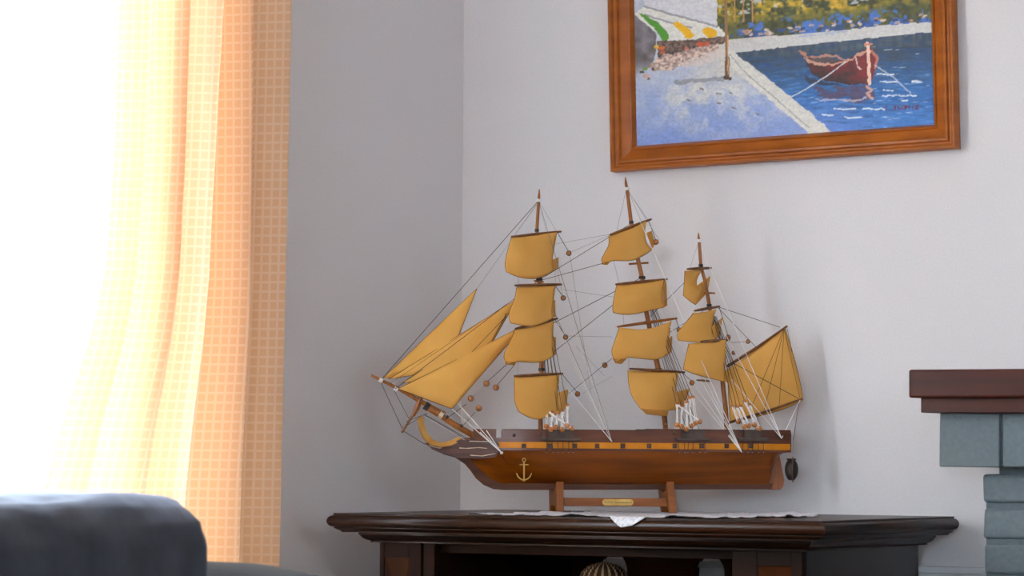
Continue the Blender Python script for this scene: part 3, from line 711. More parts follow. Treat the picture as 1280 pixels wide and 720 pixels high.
# ------------------------------------------------------------------ fireplace
fp = empty('fireplace', (0, 0, 0))
YM, YT, YK, YP = -0.34, -0.315, -0.285, -0.235
mx0 = on_y(1135.5, 480, YM)[0]; mz1 = on_y(1200, 461.5, YM)[2]; mz0 = on_y(1200, 497, YM)[2]
FX1 = mx0 + 1.5
MB().box(mx0, FX1, YM, 0, mz0, mz1).build('mantel_shelf', 'mantel', fp, bev=.004)
tx0 = on_y(1151, 505, YT)[0]; tz0 = on_y(1200, 515.8, YT)[2]
MB().box(tx0, FX1 - .02, YT, 0, tz0, mz0).build('bed_moulding', 'mantel', fp, bev=.001)
kx0 = on_y(1174, 550, YK)[0]; kz0 = on_y(1210, 583.5, YK)[2]
kj = on_y(1249, 550, YK)[0]; kw = kj - kx0; jt = .006
zr = random.Random(3)
x = kx0; blk = None
def piece(x0, x1, y0, y1, z0, z1, name, jit, rnd, bev):
    vs = []
    for z in (z0, z1):
        for (xx, yy) in ((x0, y0), (x1, y0), (x1, y1), (x0, y1)):
            vs.append((xx + rnd.uniform(-jit, jit), yy + (rnd.uniform(-jit, jit) if yy == y0 else 0), z + rnd.uniform(-jit, jit)))
    return MB().add(vs, [(0, 3, 2, 1), (4, 5, 6, 7), (0, 1, 5, 4), (1, 2, 6, 5), (2, 3, 7, 6), (3, 0, 4, 7)]).build(name, 'grey', fp, bev=bev)
MB().box(kx0 + .012, FX1 - .05, YK + .008, 0, kz0 + .003, tz0).build('mortar_core', 'mortar', fp)
k = 0
while x + kw < FX1 - .03:
    piece(x, x + kw, YK, -.002, kz0, tz0 - .0005, 'frieze_block', .0009, zr, .0025); x += kw + jt; k += 1
KEND = x - jt
bx = on_y(1228.5, 650, YP)[0]; pit = abs(on_y(1250, 627, YP)[2] - on_y(1250, 673, YP)[2]); 
ztb = on_y(1250, 592.5, YP)[2]
PW = .24
def pilaster_bricks(xa, xb):
    MB().box(xa + .005, xb - .005, YP + .0045, 0, 0, ztb - .004).box(xa + .028, xb - .02, YP + .010, 0, ztb - .006, kz0 + .004).build('mortar_core', 'mortar', fp)
    z = ztb; n = 0
    while z > 0.01:
        hb = pit * .82
        if n == 0: hb = abs(ztb - on_y(1250, 627, YP)[2])
        z0 = max(0, z - hb); off = zr.uniform(-.003, .004)
        piece(xa + off, xb, YP + zr.uniform(-.003, .001), -.002, z0, z, 'brick', .0022, zr, .006)
        z = z0 - pit * .18; n += 1
pilaster_bricks(bx, bx + PW); pilaster_bricks(KEND - .10 - PW, KEND - .10)
MB().box(bx + PW + .001, KEND - .10 - PW - .001, -.02, -.004, 0, kz0 - .001).build('fireback', 'firebox', fp)
tag(fp, 'grey painted brick fireplace with dark mahogany mantel shelf', 'fireplace')

# ------------------------------------------------------------------ model ship: local x runs bow to stern, local y away from the viewer
SYAW = YAW + math.radians(8.0)
ZD = TOPZ + .0022                                        # top of the lace under the stand
S0 = CAM + ray(770, 640) * 6.07; S0[2] = ZD
SU = np.array([math.cos(SYAW), math.sin(SYAW), 0]); SN = np.array([-math.sin(SYAW), math.cos(SYAW), 0])
K = 6.07 / F                                             # metres for one pixel at the ship
def sp(px, py, y=0.0):
    """photograph position -> ship coordinates on the lengthwise plane at sideways offset y"""
    d = ray(px, py); q = CAM - S0; t = (y - q @ SN) / (d @ SN); p = q + d * t
    return np.array([p @ SU, y, p[2]])
ship = empty('model_ship', tuple(S0), SYAW)
tag(ship, 'wooden model sailing ship with ochre sails on the cabinet', 'model ship')

# hull ---------------------------------------------------------------
HB = 0.047                                               # half breadth
xs_bow, xs_stern = sp(568, 570)[0], sp(988, 560, -HB * .75)[0]
def half(x):
    t = (x - xs_bow) / (xs_stern - xs_bow); t = min(max(t, 0), 1)
    if t < .32: return HB * (math.sin(t / .32 * math.pi / 2) ** .72) + .0022
    if t > .7: return HB * (1 - .30 * ((t - .7) / .3) ** 2) + .0022
    return HB + .0022
def spz(px, py): return sp(px, py, -HB)[2]
zW, zS1, zS0, zR = spz(800, 563.5), spz(800, 561.5), spz(800, 553.5), spz(800, 541)   # wale, stripe bottom, stripe top, rail top
zKeel = spz(800, 606.5); zKb = spz(800, 612)
stem = [sp(x, y) for x, y in ((572, 567), (580, 571), (588, 577), (597, 586), (605, 594), (614, 601), (622, 605), (634, 607))]
stern_pts = [sp(x, y) for x, y in ((988, 564), (978, 566.5), (973, 570), (967, 577), (964, 592), (961, 606))]
def zbot(x):
    if x <= stem[-1][0]: return float(np.interp(x, [p[0] for p in stem], [p[2] for p in stem]))
    if x >= stern_pts[-1][0]: return float(np.interp(x, [p[0] for p in stern_pts[::-1]], [p[2] for p in stern_pts[::-1]]))
    return zKeel
def section(x, z):
    """half breadth of the hull at height z"""
    zb = zbot(x); t = (zW - z) / max(zW - zb, 1e-4); t = min(max(t, 0), 1)
    u = (x - xs_bow) / (xs_stern - xs_bow)
    full = 1.7 - 1.1 * max(0, (u - .45) / .55) ** 1.0 - 1.2 * max(0, (.28 - u) / .28)
    return .0022 + max(half(x) - .0022, 0) * (1 - t ** max(full, .5)) ** .85
P = []
NXS, NT = 70, 14
for i in range(NXS + 1):
    u = i / NXS; u = u - .04 * math.sin(2 * math.pi * u); x = xs_bow + (xs_stern - xs_bow) * u
    zb = min(zbot(x), zW - .0015); row = []
    for sgn in (-1, 1):
        ts = np.linspace(0, 1, NT) if sgn < 0 else np.linspace(1, 0, NT)
        for t in ts: z = zW - (zW - zb) * t; row.append((x, sgn * section(x, z), z))
    P.append(row)
c = MB().grid(P); n = len(P[0]); c.f.append(tuple(NXS * n + k for k in range(n)))
c.f += [(i * n, (i + 1) * n, (i + 1) * n + n - 1, i * n + n - 1) for i in range(NXS)]
hull = c.build('hull', 'hull', ship, smooth=True)
# keel and stem post in one bent timber
kp = [sp(x, y) for x, y in ((566, 570), (572, 574), (581, 580), (588, 588), (595, 598), (605, 606.5), (617, 611.5), (630, 612.5), (964, 611.5))]
ki = [sp(x, y) for x, y in ((581, 567), (587, 571), (595, 577.5), (603, 585), (610, 592), (617.5, 598.5), (624, 602.3), (633, 604), (966, 604))]
c = MB(); vs = [(p[0], s_ * .0045, p[2]) for s_ in (-1, 1) for lst in (kp, ki) for p in lst]; n = len(kp); fs = []
for i in range(n - 1):
    fs += [(i, i + 1, n + i + 1, n + i), (2 * n + i, 3 * n + i, 3 * n + i + 1, 2 * n + i + 1), (i, 2 * n + i, 2 * n + i + 1, i + 1), (n + i, n + i + 1, 3 * n + i + 1, 3 * n + i)]
fs += [(0, n, 3 * n, 2 * n), (n - 1, 3 * n - 1, 4 * n - 1, 2 * n - 1)]
c.add(vs, fs).build('keel', 'keel', hull, bev=.0008)
def side_strip(pxa, pxb, z0, z1, proud, thick, name, mat, parent, n=40, both=True, close=False):
    xa, xb = (sp(pxa, 555, -HB)[0] if isinstance(pxa, (int, float)) else pxa), (xs_stern - .0005 if pxb >= 985 else sp(pxb, 555, -HB)[0])
    c = MB()
    for sg in ((-1, 1) if both is True else (-1,) if both is False else (both,)):
        P = []
        for i in range(n + 1):
            x = xa + (xb - xa) * i / n; hb = half(x) + proud
            P.append([(x, sg * (hb - thick), z0), (x, sg * hb, z0), (x, sg * hb, z1), (x, sg * (hb - thick), z1), (x, sg * (hb - thick), z0)])
        o0 = len(c.v); c.grid(P); c.f.append(tuple(o0 + k for k in range(4))); c.f.append(tuple(o0 + n * 5 + k for k in range(4)))
    return c.build(name, mat, parent, smooth=True)
zs563 = zW
side_strip(596, 988, zW - .001, zS1 + .0005, .0022, .006, 'wale', 'rail', hull)
side_strip(621, 988, zS1, zS0, .0008, .005, 'amber_stripe', 'stripe', hull)
zP = spz(800, 548.3)
side_strip(590, 988, zS0, zP, .0018, .007, 'rail_plank', 'rail', hull)
side_strip(594, 621.5, zP, spz(800, 537.6), .0005, .005, 'bulwark', 'rail', hull, 14, both=False)
side_strip(628, 806.5, zP, zR + .003, .0005, .005, 'bulwark', 'rail', hull, both=-1); side_strip(664, 806.5, zP, zR + .003, .0005, .005, 'bulwark', 'rail', hull, both=1)
side_strip(806.5, 985, zP, spz(800, 537.5), .0005, .005, 'bulwark', 'rail', hull)
side_strip(629, 806, zR + .003, zR + .0052, .0022, .008, 'cap_rail', 'keel', hull, both=-1); side_strip(665, 806, zR + .003, zR + .0052, .0022, .008, 'cap_rail', 'keel', hull, both=1)
side_strip(806, 986, spz(800, 537.5), spz(800, 536), .0022, .008, 'cap_rail', 'keel', hull)
P = []
for i in range(41):
    x = xs_bow + .01 + (xs_stern - xs_bow - .012) * i / 40; hb = half(x) - .004; P.append([(x, -hb, zP - .003), (x, hb, zP - .003)])
MB().grid(P).build('deck', 'mast', hull, solid=.003)
hbS = half(xs_stern)
MB().prism([(-hbS, zW), (hbS, zW), (hbS + .001, zR), (hbS * .85, spz(800, 536)), (-hbS * .85, spz(800, 536)), (-hbS - .001, zR)], 0, xs_stern - .003, xs_stern + .0015).build('transom', 'rail', hull)
for px in (655, 687, 718, 746, 778, 811, 843, 877, 908, 939):
    a = sp(px, 557.5, -HB)
    hb = half(a[0]); y = -hb - .0008; r = .0043
    c = MB().box(a[0] - r, a[0] + r, y - .0014, y + .001, a[2] - r, a[2] - r + .0016).box(a[0] - r, a[0] + r, y - .0014, y + .001, a[2] + r - .0016, a[2] + r)
    c.box(a[0] - r, a[0] - r + .0016, y - .0014, y + .001, a[2] - r, a[2] + r).box(a[0] + r - .0016, a[0] + r, y - .0014, y + .001, a[2] - r, a[2] + r)
    c.box(a[0] - r + .001, a[0] + r - .001, y - .0003, y + .001, a[2] - r + .001, a[2] + r - .001)
    c.tube([(a[0], y, a[2]), (a[0], y - .003, a[2])], .0016, 8)
    c.build('gunport', 'port', hull)
for px, py in ((643, 544), (675, 543), (842, 541), (876, 541), (938, 541), (623, 557.5)):
    a = sp(px, py, -HB); MB().ball((a[0], -half(a[0]) - .0012, a[2]), .0032, .002, .0032, 8, 5).build('rivet', 'port', hull, smooth='all')

# head: cheek plates, bent knee
ck = [(531, 554), (541, 562), (556, 568.5), (572, 572.5), (600, 573.5), (617, 571), (620, 563), (620, 553), (610, 550), (578, 550), (574, 549), (556, 558), (542, 557)]
q0 = [sp(x, y) for x, y in ck]
for sg in (-1, 1):
    c = MB(); n = len(q0)
    def yy(x): return sg * (half(x + .012) * .96 + .0018 if x > xs_bow - .004 else .0042)
    vs = [(p[0], yy(p[0]), p[2]) for p in q0] + [(p[0], yy(p[0]) - sg * .004, p[2]) for p in q0]
    c.add(vs, [tuple(range(n)), tuple(range(2 * n - 1, n - 1, -1))] + [(i, i + n, (i + 1) % n + n, (i + 1) % n) for i in range(n)])
    ch = c.build('head_cheek', 'cheek', ship)
    if sg < 0:
        for line in (((536, 557), (548, 560), (562, 560.5)), ((573, 560), (582, 560.5), (596, 559.5), (606, 560.5)), ((543, 562), (553, 566)), ((586, 569), (600, 570), (616, 567)), ((585, 551.5), (600, 552), (612, 552))):
            for (a0, a1) in zip(line[:-1], line[1:]):
                pa, pb = sp(*a0), sp(*a1)
                MB().tube([(pa[0], yy(pa[0]) - .0002, pa[2]), (pb[0], yy(pb[0]) - .0002, pb[2])], [.0009, .0006], 5).build('chipped_edge', 'cream', ch)
MB().prism([(p[0], p[2]) for p in [sp(x, y) for x, y in ((530, 553), (545, 562), (572, 572), (596, 572), (596, 554), (575, 552), (555, 558))]], 1, -.003, .003).build('stem_plate', 'keel', ship)
kc = [(528, 520, .8), (529.5, 530, 1), (533, 541, 1.1), (541, 550, 1.15), (551, 553.5, 1.1), (562, 551, 1.0), (574, 545.5, .9)]
ko = [(522, 523), (524, 536), (529, 548), (537, 556), (550, 559), (563, 557), (576, 551)]
P = []
for (a, o_) in zip(kc, ko):
    pi_, po = sp(a[0], a[1]), sp(*o_)
    P.append([(pi_[0], -.010, pi_[2]), (po[0], -.014, po[2]), (po[0], .014, po[2]), (pi_[0], .010, pi_[2]), (pi_[0], -.010, pi_[2])])
c = MB().grid(P); c.f += [(0, 1, 2, 3), tuple((len(P) - 1) * 5 + k for k in range(4))]
c.build('bent_knee', 'knee', ship, bev=.0008)

# bowsprit
bs = MB().tube([sp(600, 549), sp(570, 532), (sp(545, 516))], [.0062, .0060, .0056], 10).build('bowsprit', 'mast', ship, smooth=True)
MB().tube([sp(556, 518), sp(528, 503), sp(500, 487), sp(464, 469)], [.0048, .0044, .0036, .0026], 10).build('jib_boom', 'mast', bs, smooth=True)
a, b_ = sp(521, 501), sp(524, 502)
c = MB().tube([sp(526, 497), sp(521, 510), sp(516, 520)], [.0050, .0058, .0040], 6); c.build('spar_cap', 'mast', bs)
MB().tube([sp(517, 517), sp(509, 530), sp(502, 541)], [.0026, .0022, .0024], 8).build('dolphin_striker', 'yard', bs, smooth=True)
MB().tube([sp(532, 507), sp(553, 519)], [.0074, .0076], 10).build('boom_saddle', 'mast', bs, smooth=True)
MB().tube([sp(549, 517), sp(553.5, 519.6)], [.0079, .0079], 10).build('boom_band', 'cream', bs, smooth=True)
MB().tube([sp(531, 506.5), sp(536, 509.5)], [.0080, .0080], 8).build('boom_lashing', 'twine', bs, smooth=True)
for (px, py) in ((474, 474), (493, 485)):
    a, b_ = np.array(sp(px, py)), np.array(sp(px + 4, py + 2.3)); MB().tube([a, b_], [.0046, .0046], 8).build('lashing', 'thread', bs, smooth=True)
for (px, py) in ((557, 522), (574, 533)): MB().tube([sp(px, py), sp(px + 2.5, py + 1.5)], .0056, 8).build('lashing', 'twine', bs, smooth=True)

# rudder, stern boat, anchor
rd = [sp(x, y) for x, y in ((974, 569), (980, 600), (979, 608), (975, 612), (960, 612), (963, 590), (967, 572))]
MB().prism([(p[0], p[2]) for p in rd], 1, -.003, .003).build('rudder', 'rudder', ship, bev=.001)
yb = -.030
def boat():
    cpt = sp(991, 586.5, yb); Lb, Wb = sp(991, 600, yb)[2], .012
    zt, zb = sp(991, 573.5, yb)[2], sp(991, 600, yb)[2]; P = []
    for i in range(15):
        t = i / 14; z = zb + (zt - zb) * t; w = .0122 * (math.sin(math.pi * min(1, t * .9 + .06)) ** .55 if t < .93 else .78)
        row = []
        for k in range(9):
            a = math.pi * k / 8; row.append((cpt[0] - math.cos(a) * w, yb + .012 - .016 * math.sin(a) * min(1, .35 + math.sin(math.pi * t)), z))
        P.append(row)
    o = MB().grid(P).build('ship_boat', 'dark', ship, smooth=True, solid=.0016)
    MB().tube([sp(991, 571, yb - .006), sp(991, 580, yb - .0075), sp(991, 592, yb - .0075), sp(991, 602.5, yb - .003)], [.001, .0017, .0015, .0012], 6).build('boat_keel', 'keel', o)
boat()
def anchor():
    y = -HB - .0062
    A = lambda px, py: sp(px, py, y)
    o = MB().tube([A(655, 577.5), A(655, 590), A(655, 602)], [.0016, .0016, .0014], 8).build('anchor', 'brass', ship, smooth=True)
    pts = [A(645.5, 591.5), A(647.5, 596), A(651, 599), A(655, 600.3), A(659, 599), A(662.5, 596), A(664.5, 591.5)]
    MB().tube(pts, [.0010, .0015, .0015, .0017, .0015, .0015, .0010], 8).build('anchor_arms', 'brass', o, smooth=True)
    MB().tube([A(649.5, 581), A(660.5, 581)], .0012, 8).build('anchor_stock', 'brass', o, smooth=True)
    cc = A(655, 575); MB().tube([(cc[0] + .003 * math.cos(t), y, cc[2] + .0032 * math.sin(t)) for t in np.linspace(0, 2 * math.pi, 13)], .0009, 6).build('anchor_ring', 'brass', o, smooth=True)
    MB().tube([A(627, 567), A(630, 574), A(635, 579.5), A(641, 581), A(648, 578), A(653, 572), A(655, 566)], .0007, 5).build('anchor_cable', 'keel', o)
anchor()

# masts, yards, sails -------------------------------------------------
def bez(pts, n):
    p = np.array(pts, float); d = np.concatenate([[0], np.cumsum(np.hypot(*np.diff(p, axis=0).T))]); t = np.linspace(0, d[-1], n)
    # smooth interpolation: Catmull-Rom over arc length
    out = []
    for tt in t:
        i = min(max(np.searchsorted(d, tt) - 1, 0), len(p) - 2); u = (tt - d[i]) / max(d[i + 1] - d[i], 1e-9)
        p0 = p[max(i - 1, 0)]; p1 = p[i]; p2 = p[i + 1]; p3 = p[min(i + 2, len(p) - 1)]
        out.append(.5 * ((2 * p1) + (-p0 + p2) * u + (2 * p0 - 5 * p1 + 4 * p2 - p3) * u * u + (-p0 + 3 * p1 - 3 * p2 + p3) * u ** 3))
    return np.array(out)
def coons(top, bottom, left, right, nx=16, ny=14):
    T, Bm, L, R_ = bez(top, nx), bez(bottom, nx), bez(left, ny), bez(right, ny)
    Q = np.zeros((ny, nx, 2))
    for i in range(ny):
        v = i / (ny - 1)
        for j in range(nx):
            u = j / (nx - 1)
            Q[i, j] = (1 - v) * T[j] + v * Bm[j] + (1 - u) * L[i] + u * R_[i] - ((1 - u) * (1 - v) * T[0] + u * (1 - v) * T[-1] + (1 - u) * v * Bm[0] + u * v * Bm[-1])
    return Q
DY = 0.0
def sail(parent, top, bottom, left, right, curls=(), yl=-.024, yr=.012, belly=.016, yard_y=None, flip=False):
    yl += DY; yr += DY
    Q = coons(top, bottom, left, right); ny, nx = Q.shape[:2]; P = []
    for i in range(ny):
        v = i / (ny - 1); row = []
        for j in range(nx):
            u = j / (nx - 1)
            y = yl + (yr - yl) * u - belly * math.sin(math.pi * min(1, v * .8)) * (.35 + .65 * math.sin(math.pi * u)) + .010 * v * v * (1 - u) * .6 - .006 * v ** 3
            row.append(tuple(sp(Q[i, j, 0], Q[i, j, 1], y)))
        P.append(row)
    o = MB().grid(P).build('sail', 'sail', parent, smooth='all', solid=.0012)
    edge = [P[i][0] for i in range(ny)] + [P[-1][j] for j in range(1, nx)] + [P[i][-1] for i in range(ny - 2, -1, -1)]
    MB().tube(edge, .00075, 5).build('hem', 'hem', o)
    for cu in curls:
        pts = cu[0]; low = cu[1] < -.009
        ya_, yb_ = (yl - .010, yl + .016) if low else (yr - .004, yr + .026)
        # curl: quad strip a-b (outer) to d-c (inner)
        a, b2, c2, d2 = pts; g = []
        for i in range(7):
            v = i / 6; lft = np.array(a) * (1 - v) + np.array(d2) * v; rgt = np.array(b2) * (1 - v) + np.array(c2) * v; row = []
            for j in range(6):
                u = j / 5; p = lft * (1 - u) + rgt * u; bulge = .004 * math.sin(math.pi * u)
                row.append(tuple(sp(p[0], p[1], ya_ + (yb_ - ya_) * u + bulge)))
            g.append(row)
        MB().grid(g).build('curled_corner', 'sail', o, smooth='all', solid=.0012)
        MB().tube([g[i][-1] for i in range(7)], .0007, 5).build('hem', 'hem', o)
    return o
def yard(parent, a, b_, r=.0027, ya_=-.027, yb_=.019, mat='yard'):
    p, q = sp(*a, ya_ + DY), sp(*b_, yb_ + DY); mid = (p + q) / 2
    return MB().tube([p, p + (q - p) * .12, mid, q - (q - p) * .12, q], [r * .65, r * .9, r * 1.15, r * .9, r * .65], 8).build('yard', mat, parent, smooth=True)
def mast(name, segs, tops):
    pts = [sp(x, y) for x, y, r in segs]; rs = [r * K for x, y, r in segs]
    o = MB().tube(pts, rs, 12).build(name, 'mast', ship, smooth=True)
    for (px, py, r, mt) in tops:
        a = sp(px, py); MB().tube([a + (0, 0, .0028), a - (0, 0, .0028)], r * K, 10).build('mast_band', mt, o, smooth=True)
    return o
fm = mast('foremast', [(674.2, 236.5, .6), (673.8, 245, 1.7), (673.2, 253, 2.0), (671, 288, 2.2), (672.5, 320, 2.4), (674, 352, 2.6), (675.5, 400, 2.8), (677, 455, 3.0), (676, 500, 3.0), (675.5, 548, 3.0)],
          [(673.3, 250.5, 3.0, 'thread'), (671, 288, 2.7, 'twine'), (674, 349, 4.0, 'twine'), (676, 404, 3.8, 'twine'), (677, 462, 3.9, 'twine')])
mm = mast('mainmast', [(781.7, 221.5, .6), (782.4, 229, 1.8), (784, 238, 2.2), (789, 279, 2.5), (796, 318, 2.7), (802.5, 347, 2.8), (808, 390, 3.0), (815, 425, 3.2), (823, 462, 3.4), (829, 505, 3.4), (833, 548, 3.4)],
          [(784, 236, 3.0, 'thread'), (789, 278, 2.9, 'twine'), (802.6, 347, 4.2, 'twine'), (811, 404, 3.6, 'yard'), (823, 462, 4.2, 'yard')])
zm = mast('mizzenmast', [(873, 291, .6), (873.3, 297, 1.6), (874, 302, 2.0), (876, 332, 2.2), (881, 350, 2.3), (885.5, 375, 2.4), (888, 390, 2.4), (896, 435, 2.7), (903, 475, 3.0), (907, 510, 3.1), (909, 548, 3.1)],
          [(874, 301, 2.8, 'thread'), (876, 332, 2.8, 'twine'), (886.5, 382, 3.2, 'twine'), (899, 455, 4.0, 'twine')])
def crosstree(parent, a, b_, r=.0022): MB().tube([sp(*a, -.01), sp(*b_, .008)], r, 6).build('crosstree', 'mast', parent)
crosstree(mm, (786.5, 330), (810, 328.5)); crosstree(zm, (881, 366), (893, 366.5), .002); crosstree(fm, (668, 351), (679, 352.5), .0018)

# fore sails
yard(fm, (639, 296), (701.5, 289.5))
sail(fm, [(640, 294.5), (668, 293.5), (696, 290.5)], [(633, 339.5), (642, 344), (655, 347.5), (670, 348), (683, 343.5), (691.5, 338)], [(640, 294.5), (635, 312), (631.3, 330), (633, 339.5)], [(696, 290.5), (692.5, 310), (690.5, 325), (691.5, 338)],
     [([(690, 325), (698, 321.5), (697, 335.5), (691.3, 339)], .010, .000)])
DY = -.026
yard(fm, (643.5, 356.8), (702, 355.5))
sail(fm, [(646, 358.5), (670, 358.5), (694, 357.5)], [(638, 403.5), (655, 407), (668, 407), (683, 402), (691, 397.5)], [(646, 358.5), (643, 375), (636.5, 391), (638, 403.5)], [(694, 357.5), (691.5, 375), (690, 388), (691, 397.5)],
     [([(690, 377), (693.6, 375), (694, 396), (690, 396.5)], .010, .002)])
yard(fm, (644, 411), (697, 398))
sail(fm, [(643.5, 411.5), (660, 409.5), (676, 405.5), (692, 401)], [(635, 455.5), (645, 452), (657, 452.5), (670, 453), (683, 450), (692, 444)], [(643.5, 411.5), (640, 422), (632.5, 437), (630, 447), (635, 455.5)], [(692, 401), (691, 415), (690.8, 430), (692, 444)],
     [([(691, 422), (694.6, 421), (694.2, 443), (691, 445)], .012, .004), ([(630.8, 451), (632, 455), (642, 456), (646.5, 452)], -.022, -.012)])
DY = -.040
yard(fm, (643, 469.8), (703.5, 467))
sail(fm, [(643, 471), (670, 470.5), (699, 469)], [(648, 514), (660, 521), (672, 524), (685, 521), (700, 517)], [(643, 471), (643, 485), (643.8, 502), (648, 514)], [(699, 469), (697, 488), (696.8, 504), (700, 517)],
     [([(697, 491), (710.5, 486.5), (706.5, 511), (699, 517)], .012, -.002)])
# main sails
DY = 0
yard(mm, (762.5, 293.5), (814, 274))
sail(mm, [(761, 295), (776, 290), (791, 284), (808, 275.5)], [(754, 330.5), (765, 326), (780, 326), (792, 325), (805, 319), (814.5, 312.5)], [(761, 295), (761, 306), (756, 316), (752, 325), (754, 330.5)], [(808, 275.5), (806, 288), (807.5, 302), (814.5, 312.5)],
     [([(808, 291), (814, 288.5), (819, 305), (814, 312.5)], .012, .000), ([(752, 326), (752.5, 330), (759, 331), (763, 327)], -.022, -.012)])
DY = -.026
yard(mm, (769.5, 355.5), (834, 349))
sail(mm, [(771, 356), (800, 354.5), (830, 350)], [(766.5, 390.5), (780, 393), (795, 392), (812, 388), (830, 384)], [(771, 356), (768, 370), (766, 383), (766.5, 390.5)], [(830, 350), (828, 362), (827.5, 374), (830, 384)],
     [([(828.5, 351), (832.5, 350), (833.5, 382), (829, 385)], .012, .003)])
yard(mm, (771.5, 408.5), (846, 398), mat='mast')
sail(mm, [(774, 409.5), (785, 410.5), (797, 412), (810, 411), (824, 407.5), (839, 401)], [(770, 453), (782, 447), (795, 447.5), (810, 449), (822, 449), (836.5, 442)], [(774, 409.5), (769, 425), (764.8, 440), (770, 453)], [(839, 401), (837, 415), (835, 430), (836.5, 442)],
     [([(835, 424), (839.8, 420), (839, 440), (835.5, 443)], .012, .003), ([(765.5, 447), (769, 453.5), (777, 454.5), (784, 447.5)], -.022, -.010)])
DY = -.040
yard(mm, (787, 461), (856, 465.5), .0027)
sail(mm, [(785, 463), (816, 465), (848, 466)], [(801, 511), (815, 513), (830, 513), (846, 512)], [(785, 463), (785.8, 478), (790, 495), (801, 511)], [(848, 466), (845.5, 480), (844.3, 498), (846, 512)],
     [([(845, 490), (862, 485.5), (854.5, 508), (846, 512.5)], .012, -.003), ([(800, 510), (808, 517.5), (834, 520), (836, 512.5)], -.016, -.004)])
# mizzen sails
DY = -.004
yard(zm, (859, 336.3), (889, 335))
sail(zm, [(856, 338.5), (866, 338), (878, 337)], [(854, 369), (862, 376), (869.5, 381)], [(856, 338.5), (855.3, 354), (854, 369)], [(878, 337), (871.5, 348), (871, 358), (876, 366), (869.5, 381)],
     [([(871, 357), (887.5, 345), (884, 366), (870, 380.5)], -.006, .006)], yl=-.014, yr=.006, belly=.008)
DY = -.022
yard(zm, (868, 388.5), (899.5, 383))
sail(zm, [(867, 391), (880, 390), (895, 386.5)], [(848, 425.5), (864, 427), (882, 428), (894, 424)], [(867, 391), (857.5, 403), (847.5, 416), (848, 425.5)], [(895, 386.5), (891, 400), (889.5, 414), (894, 424)],
     [([(890, 408), (902.5, 397), (900, 419), (893, 424)], .006, -.002)], yl=-.018, yr=.008, belly=.012)
yard(zm, (876, 427), (912, 425))
sail(zm, [(861, 430), (884, 427.5), (907, 424.5)], [(854, 461.5), (868, 467.5), (885, 472), (905.5, 477)], [(861, 430), (857.5, 445), (854, 461.5)], [(907, 424.5), (907, 440), (906, 460), (905.5, 477)],
     [([(906, 463), (919, 461.5), (913, 476), (905.5, 478)], .004, -.006)], yl=-.020, yr=.006, belly=.010)
yard(zm, (871, 475), (889, 476.5), .002)
DY = 0
# spanker with gaff and boom
gaff = MB().tube([sp(909, 458, .002), sp(948, 433, .002), sp(984, 407.5, .002)], [.0030, .0026, .0020], 8).build('gaff', 'yard', zm, smooth=True)
boom = MB().tube([sp(909, 529, -.006), sp(960, 513.5, -.008), sp(1003, 498.5, -.010)], [.0026, .0024, .0020], 8).build('boom', 'yard', zm, smooth=True)
Q = coons([(910, 461), (945, 437), (981.5, 411)], [(913, 527.5), (945, 521), (980, 511), (1003.5, 500)], [(910, 461), (910.5, 490), (913, 527.5)], [(981.5, 411), (991, 442), (1000, 478), (1003.5, 500)])
P = [[tuple(sp(Q[i, j, 0], Q[i, j, 1], .004 - .009 * math.sin(math.pi * j / 15) * math.sin(math.pi * i / 13) - .004 * (i / 13))) for j in range(16)] for i in range(14)]
spk = MB().grid(P).build('spanker_sail', 'sail', zm, smooth='all', solid=.0012)
MB().tube([r[0] for r in P] + P[-1][1:] + [r[-1] for r in P[::-1]][1:], .0008, 5).build('hem', 'hem', spk)
# jibs
def jib(top, tack, clew, yo, belly):
    N = 12; rows = []
    for i in range(N + 1):
        v = i / N; a = np.array(tack) * v + np.array(top) * (1 - v); b2 = np.array(clew) * v + np.array(top) * (1 - v); row = []
        for j in range(N + 1):
            u = j / N; p = a * (1 - u) + b2 * u; row.append(tuple(sp(p[0], p[1], yo - belly * math.sin(math.pi * u) * math.sin(math.pi * v) - .012 * u * v)))
        rows.append(row)
    o = MB().grid(rows).build('jib', 'sail', bs, smooth='all', solid=.0010)
    MB().tube([r[0] for r in rows] + rows[-1][1:] + [r[-1] for r in rows[::-1]][1:], .0008, 5).build('hem', 'hem', o)
    return o
jib((596, 361), (479, 473), (556, 464), .012, .004)
jib((646, 374), (486, 474), (600, 455), .004, .005)
jib((633, 392), (503, 479), (592, 470), .000, .003)
jib((655, 407), (498, 486), (565, 511), -.006, .008)

# rigging --------------------------------------------------------------
def rope(a, b_, ya_=0, yb_=0, r=.00055, mat='twine', name='stay', sag=0.0, parent=None):
    p, q = sp(*a, ya_), sp(*b_, yb_); pts = [p, q]
    if sag: pts = [p + (q - p) * t - np.array([0, 0, sag * 4 * t * (1 - t)]) for t in np.linspace(0, 1, 7)]
    return MB().tube(pts, r, 5).build(name, mat, parent or ship)
T, WH, FN = 'twine', 'thread', 'fine'
rope((673, 251), (477, 474), r=.0006); rope((674, 350), (494, 486), -.034, -.014, .0006); rope((675, 352), (487, 480), -.036, -.012, .0004, 'hem')
rope((671, 256), (596, 361), .003, .012, .0003, FN); rope((788, 280), (674, 350), 0, 0, .0005); rope((754, 329), (674, 351), -.02, 0, .0005)
rope((802, 347), (676, 412), 0, 0, .0006); rope((803, 352), (677, 452), 0, 0, .0006); rope((876, 333), (803, 405), 0, 0, .0005); rope((886, 384), (812, 432), 0, 0, .0005)
rope((633, 395), (590, 440), -.006, -.016, .0005)
rope((765, 448), (711, 492), -.022, .01, .0005)
rope((762, 293), (694, 305), -.02, .012, .0003, FN); rope((762, 294), (712, 316), -.02, .012, .0003, FN)
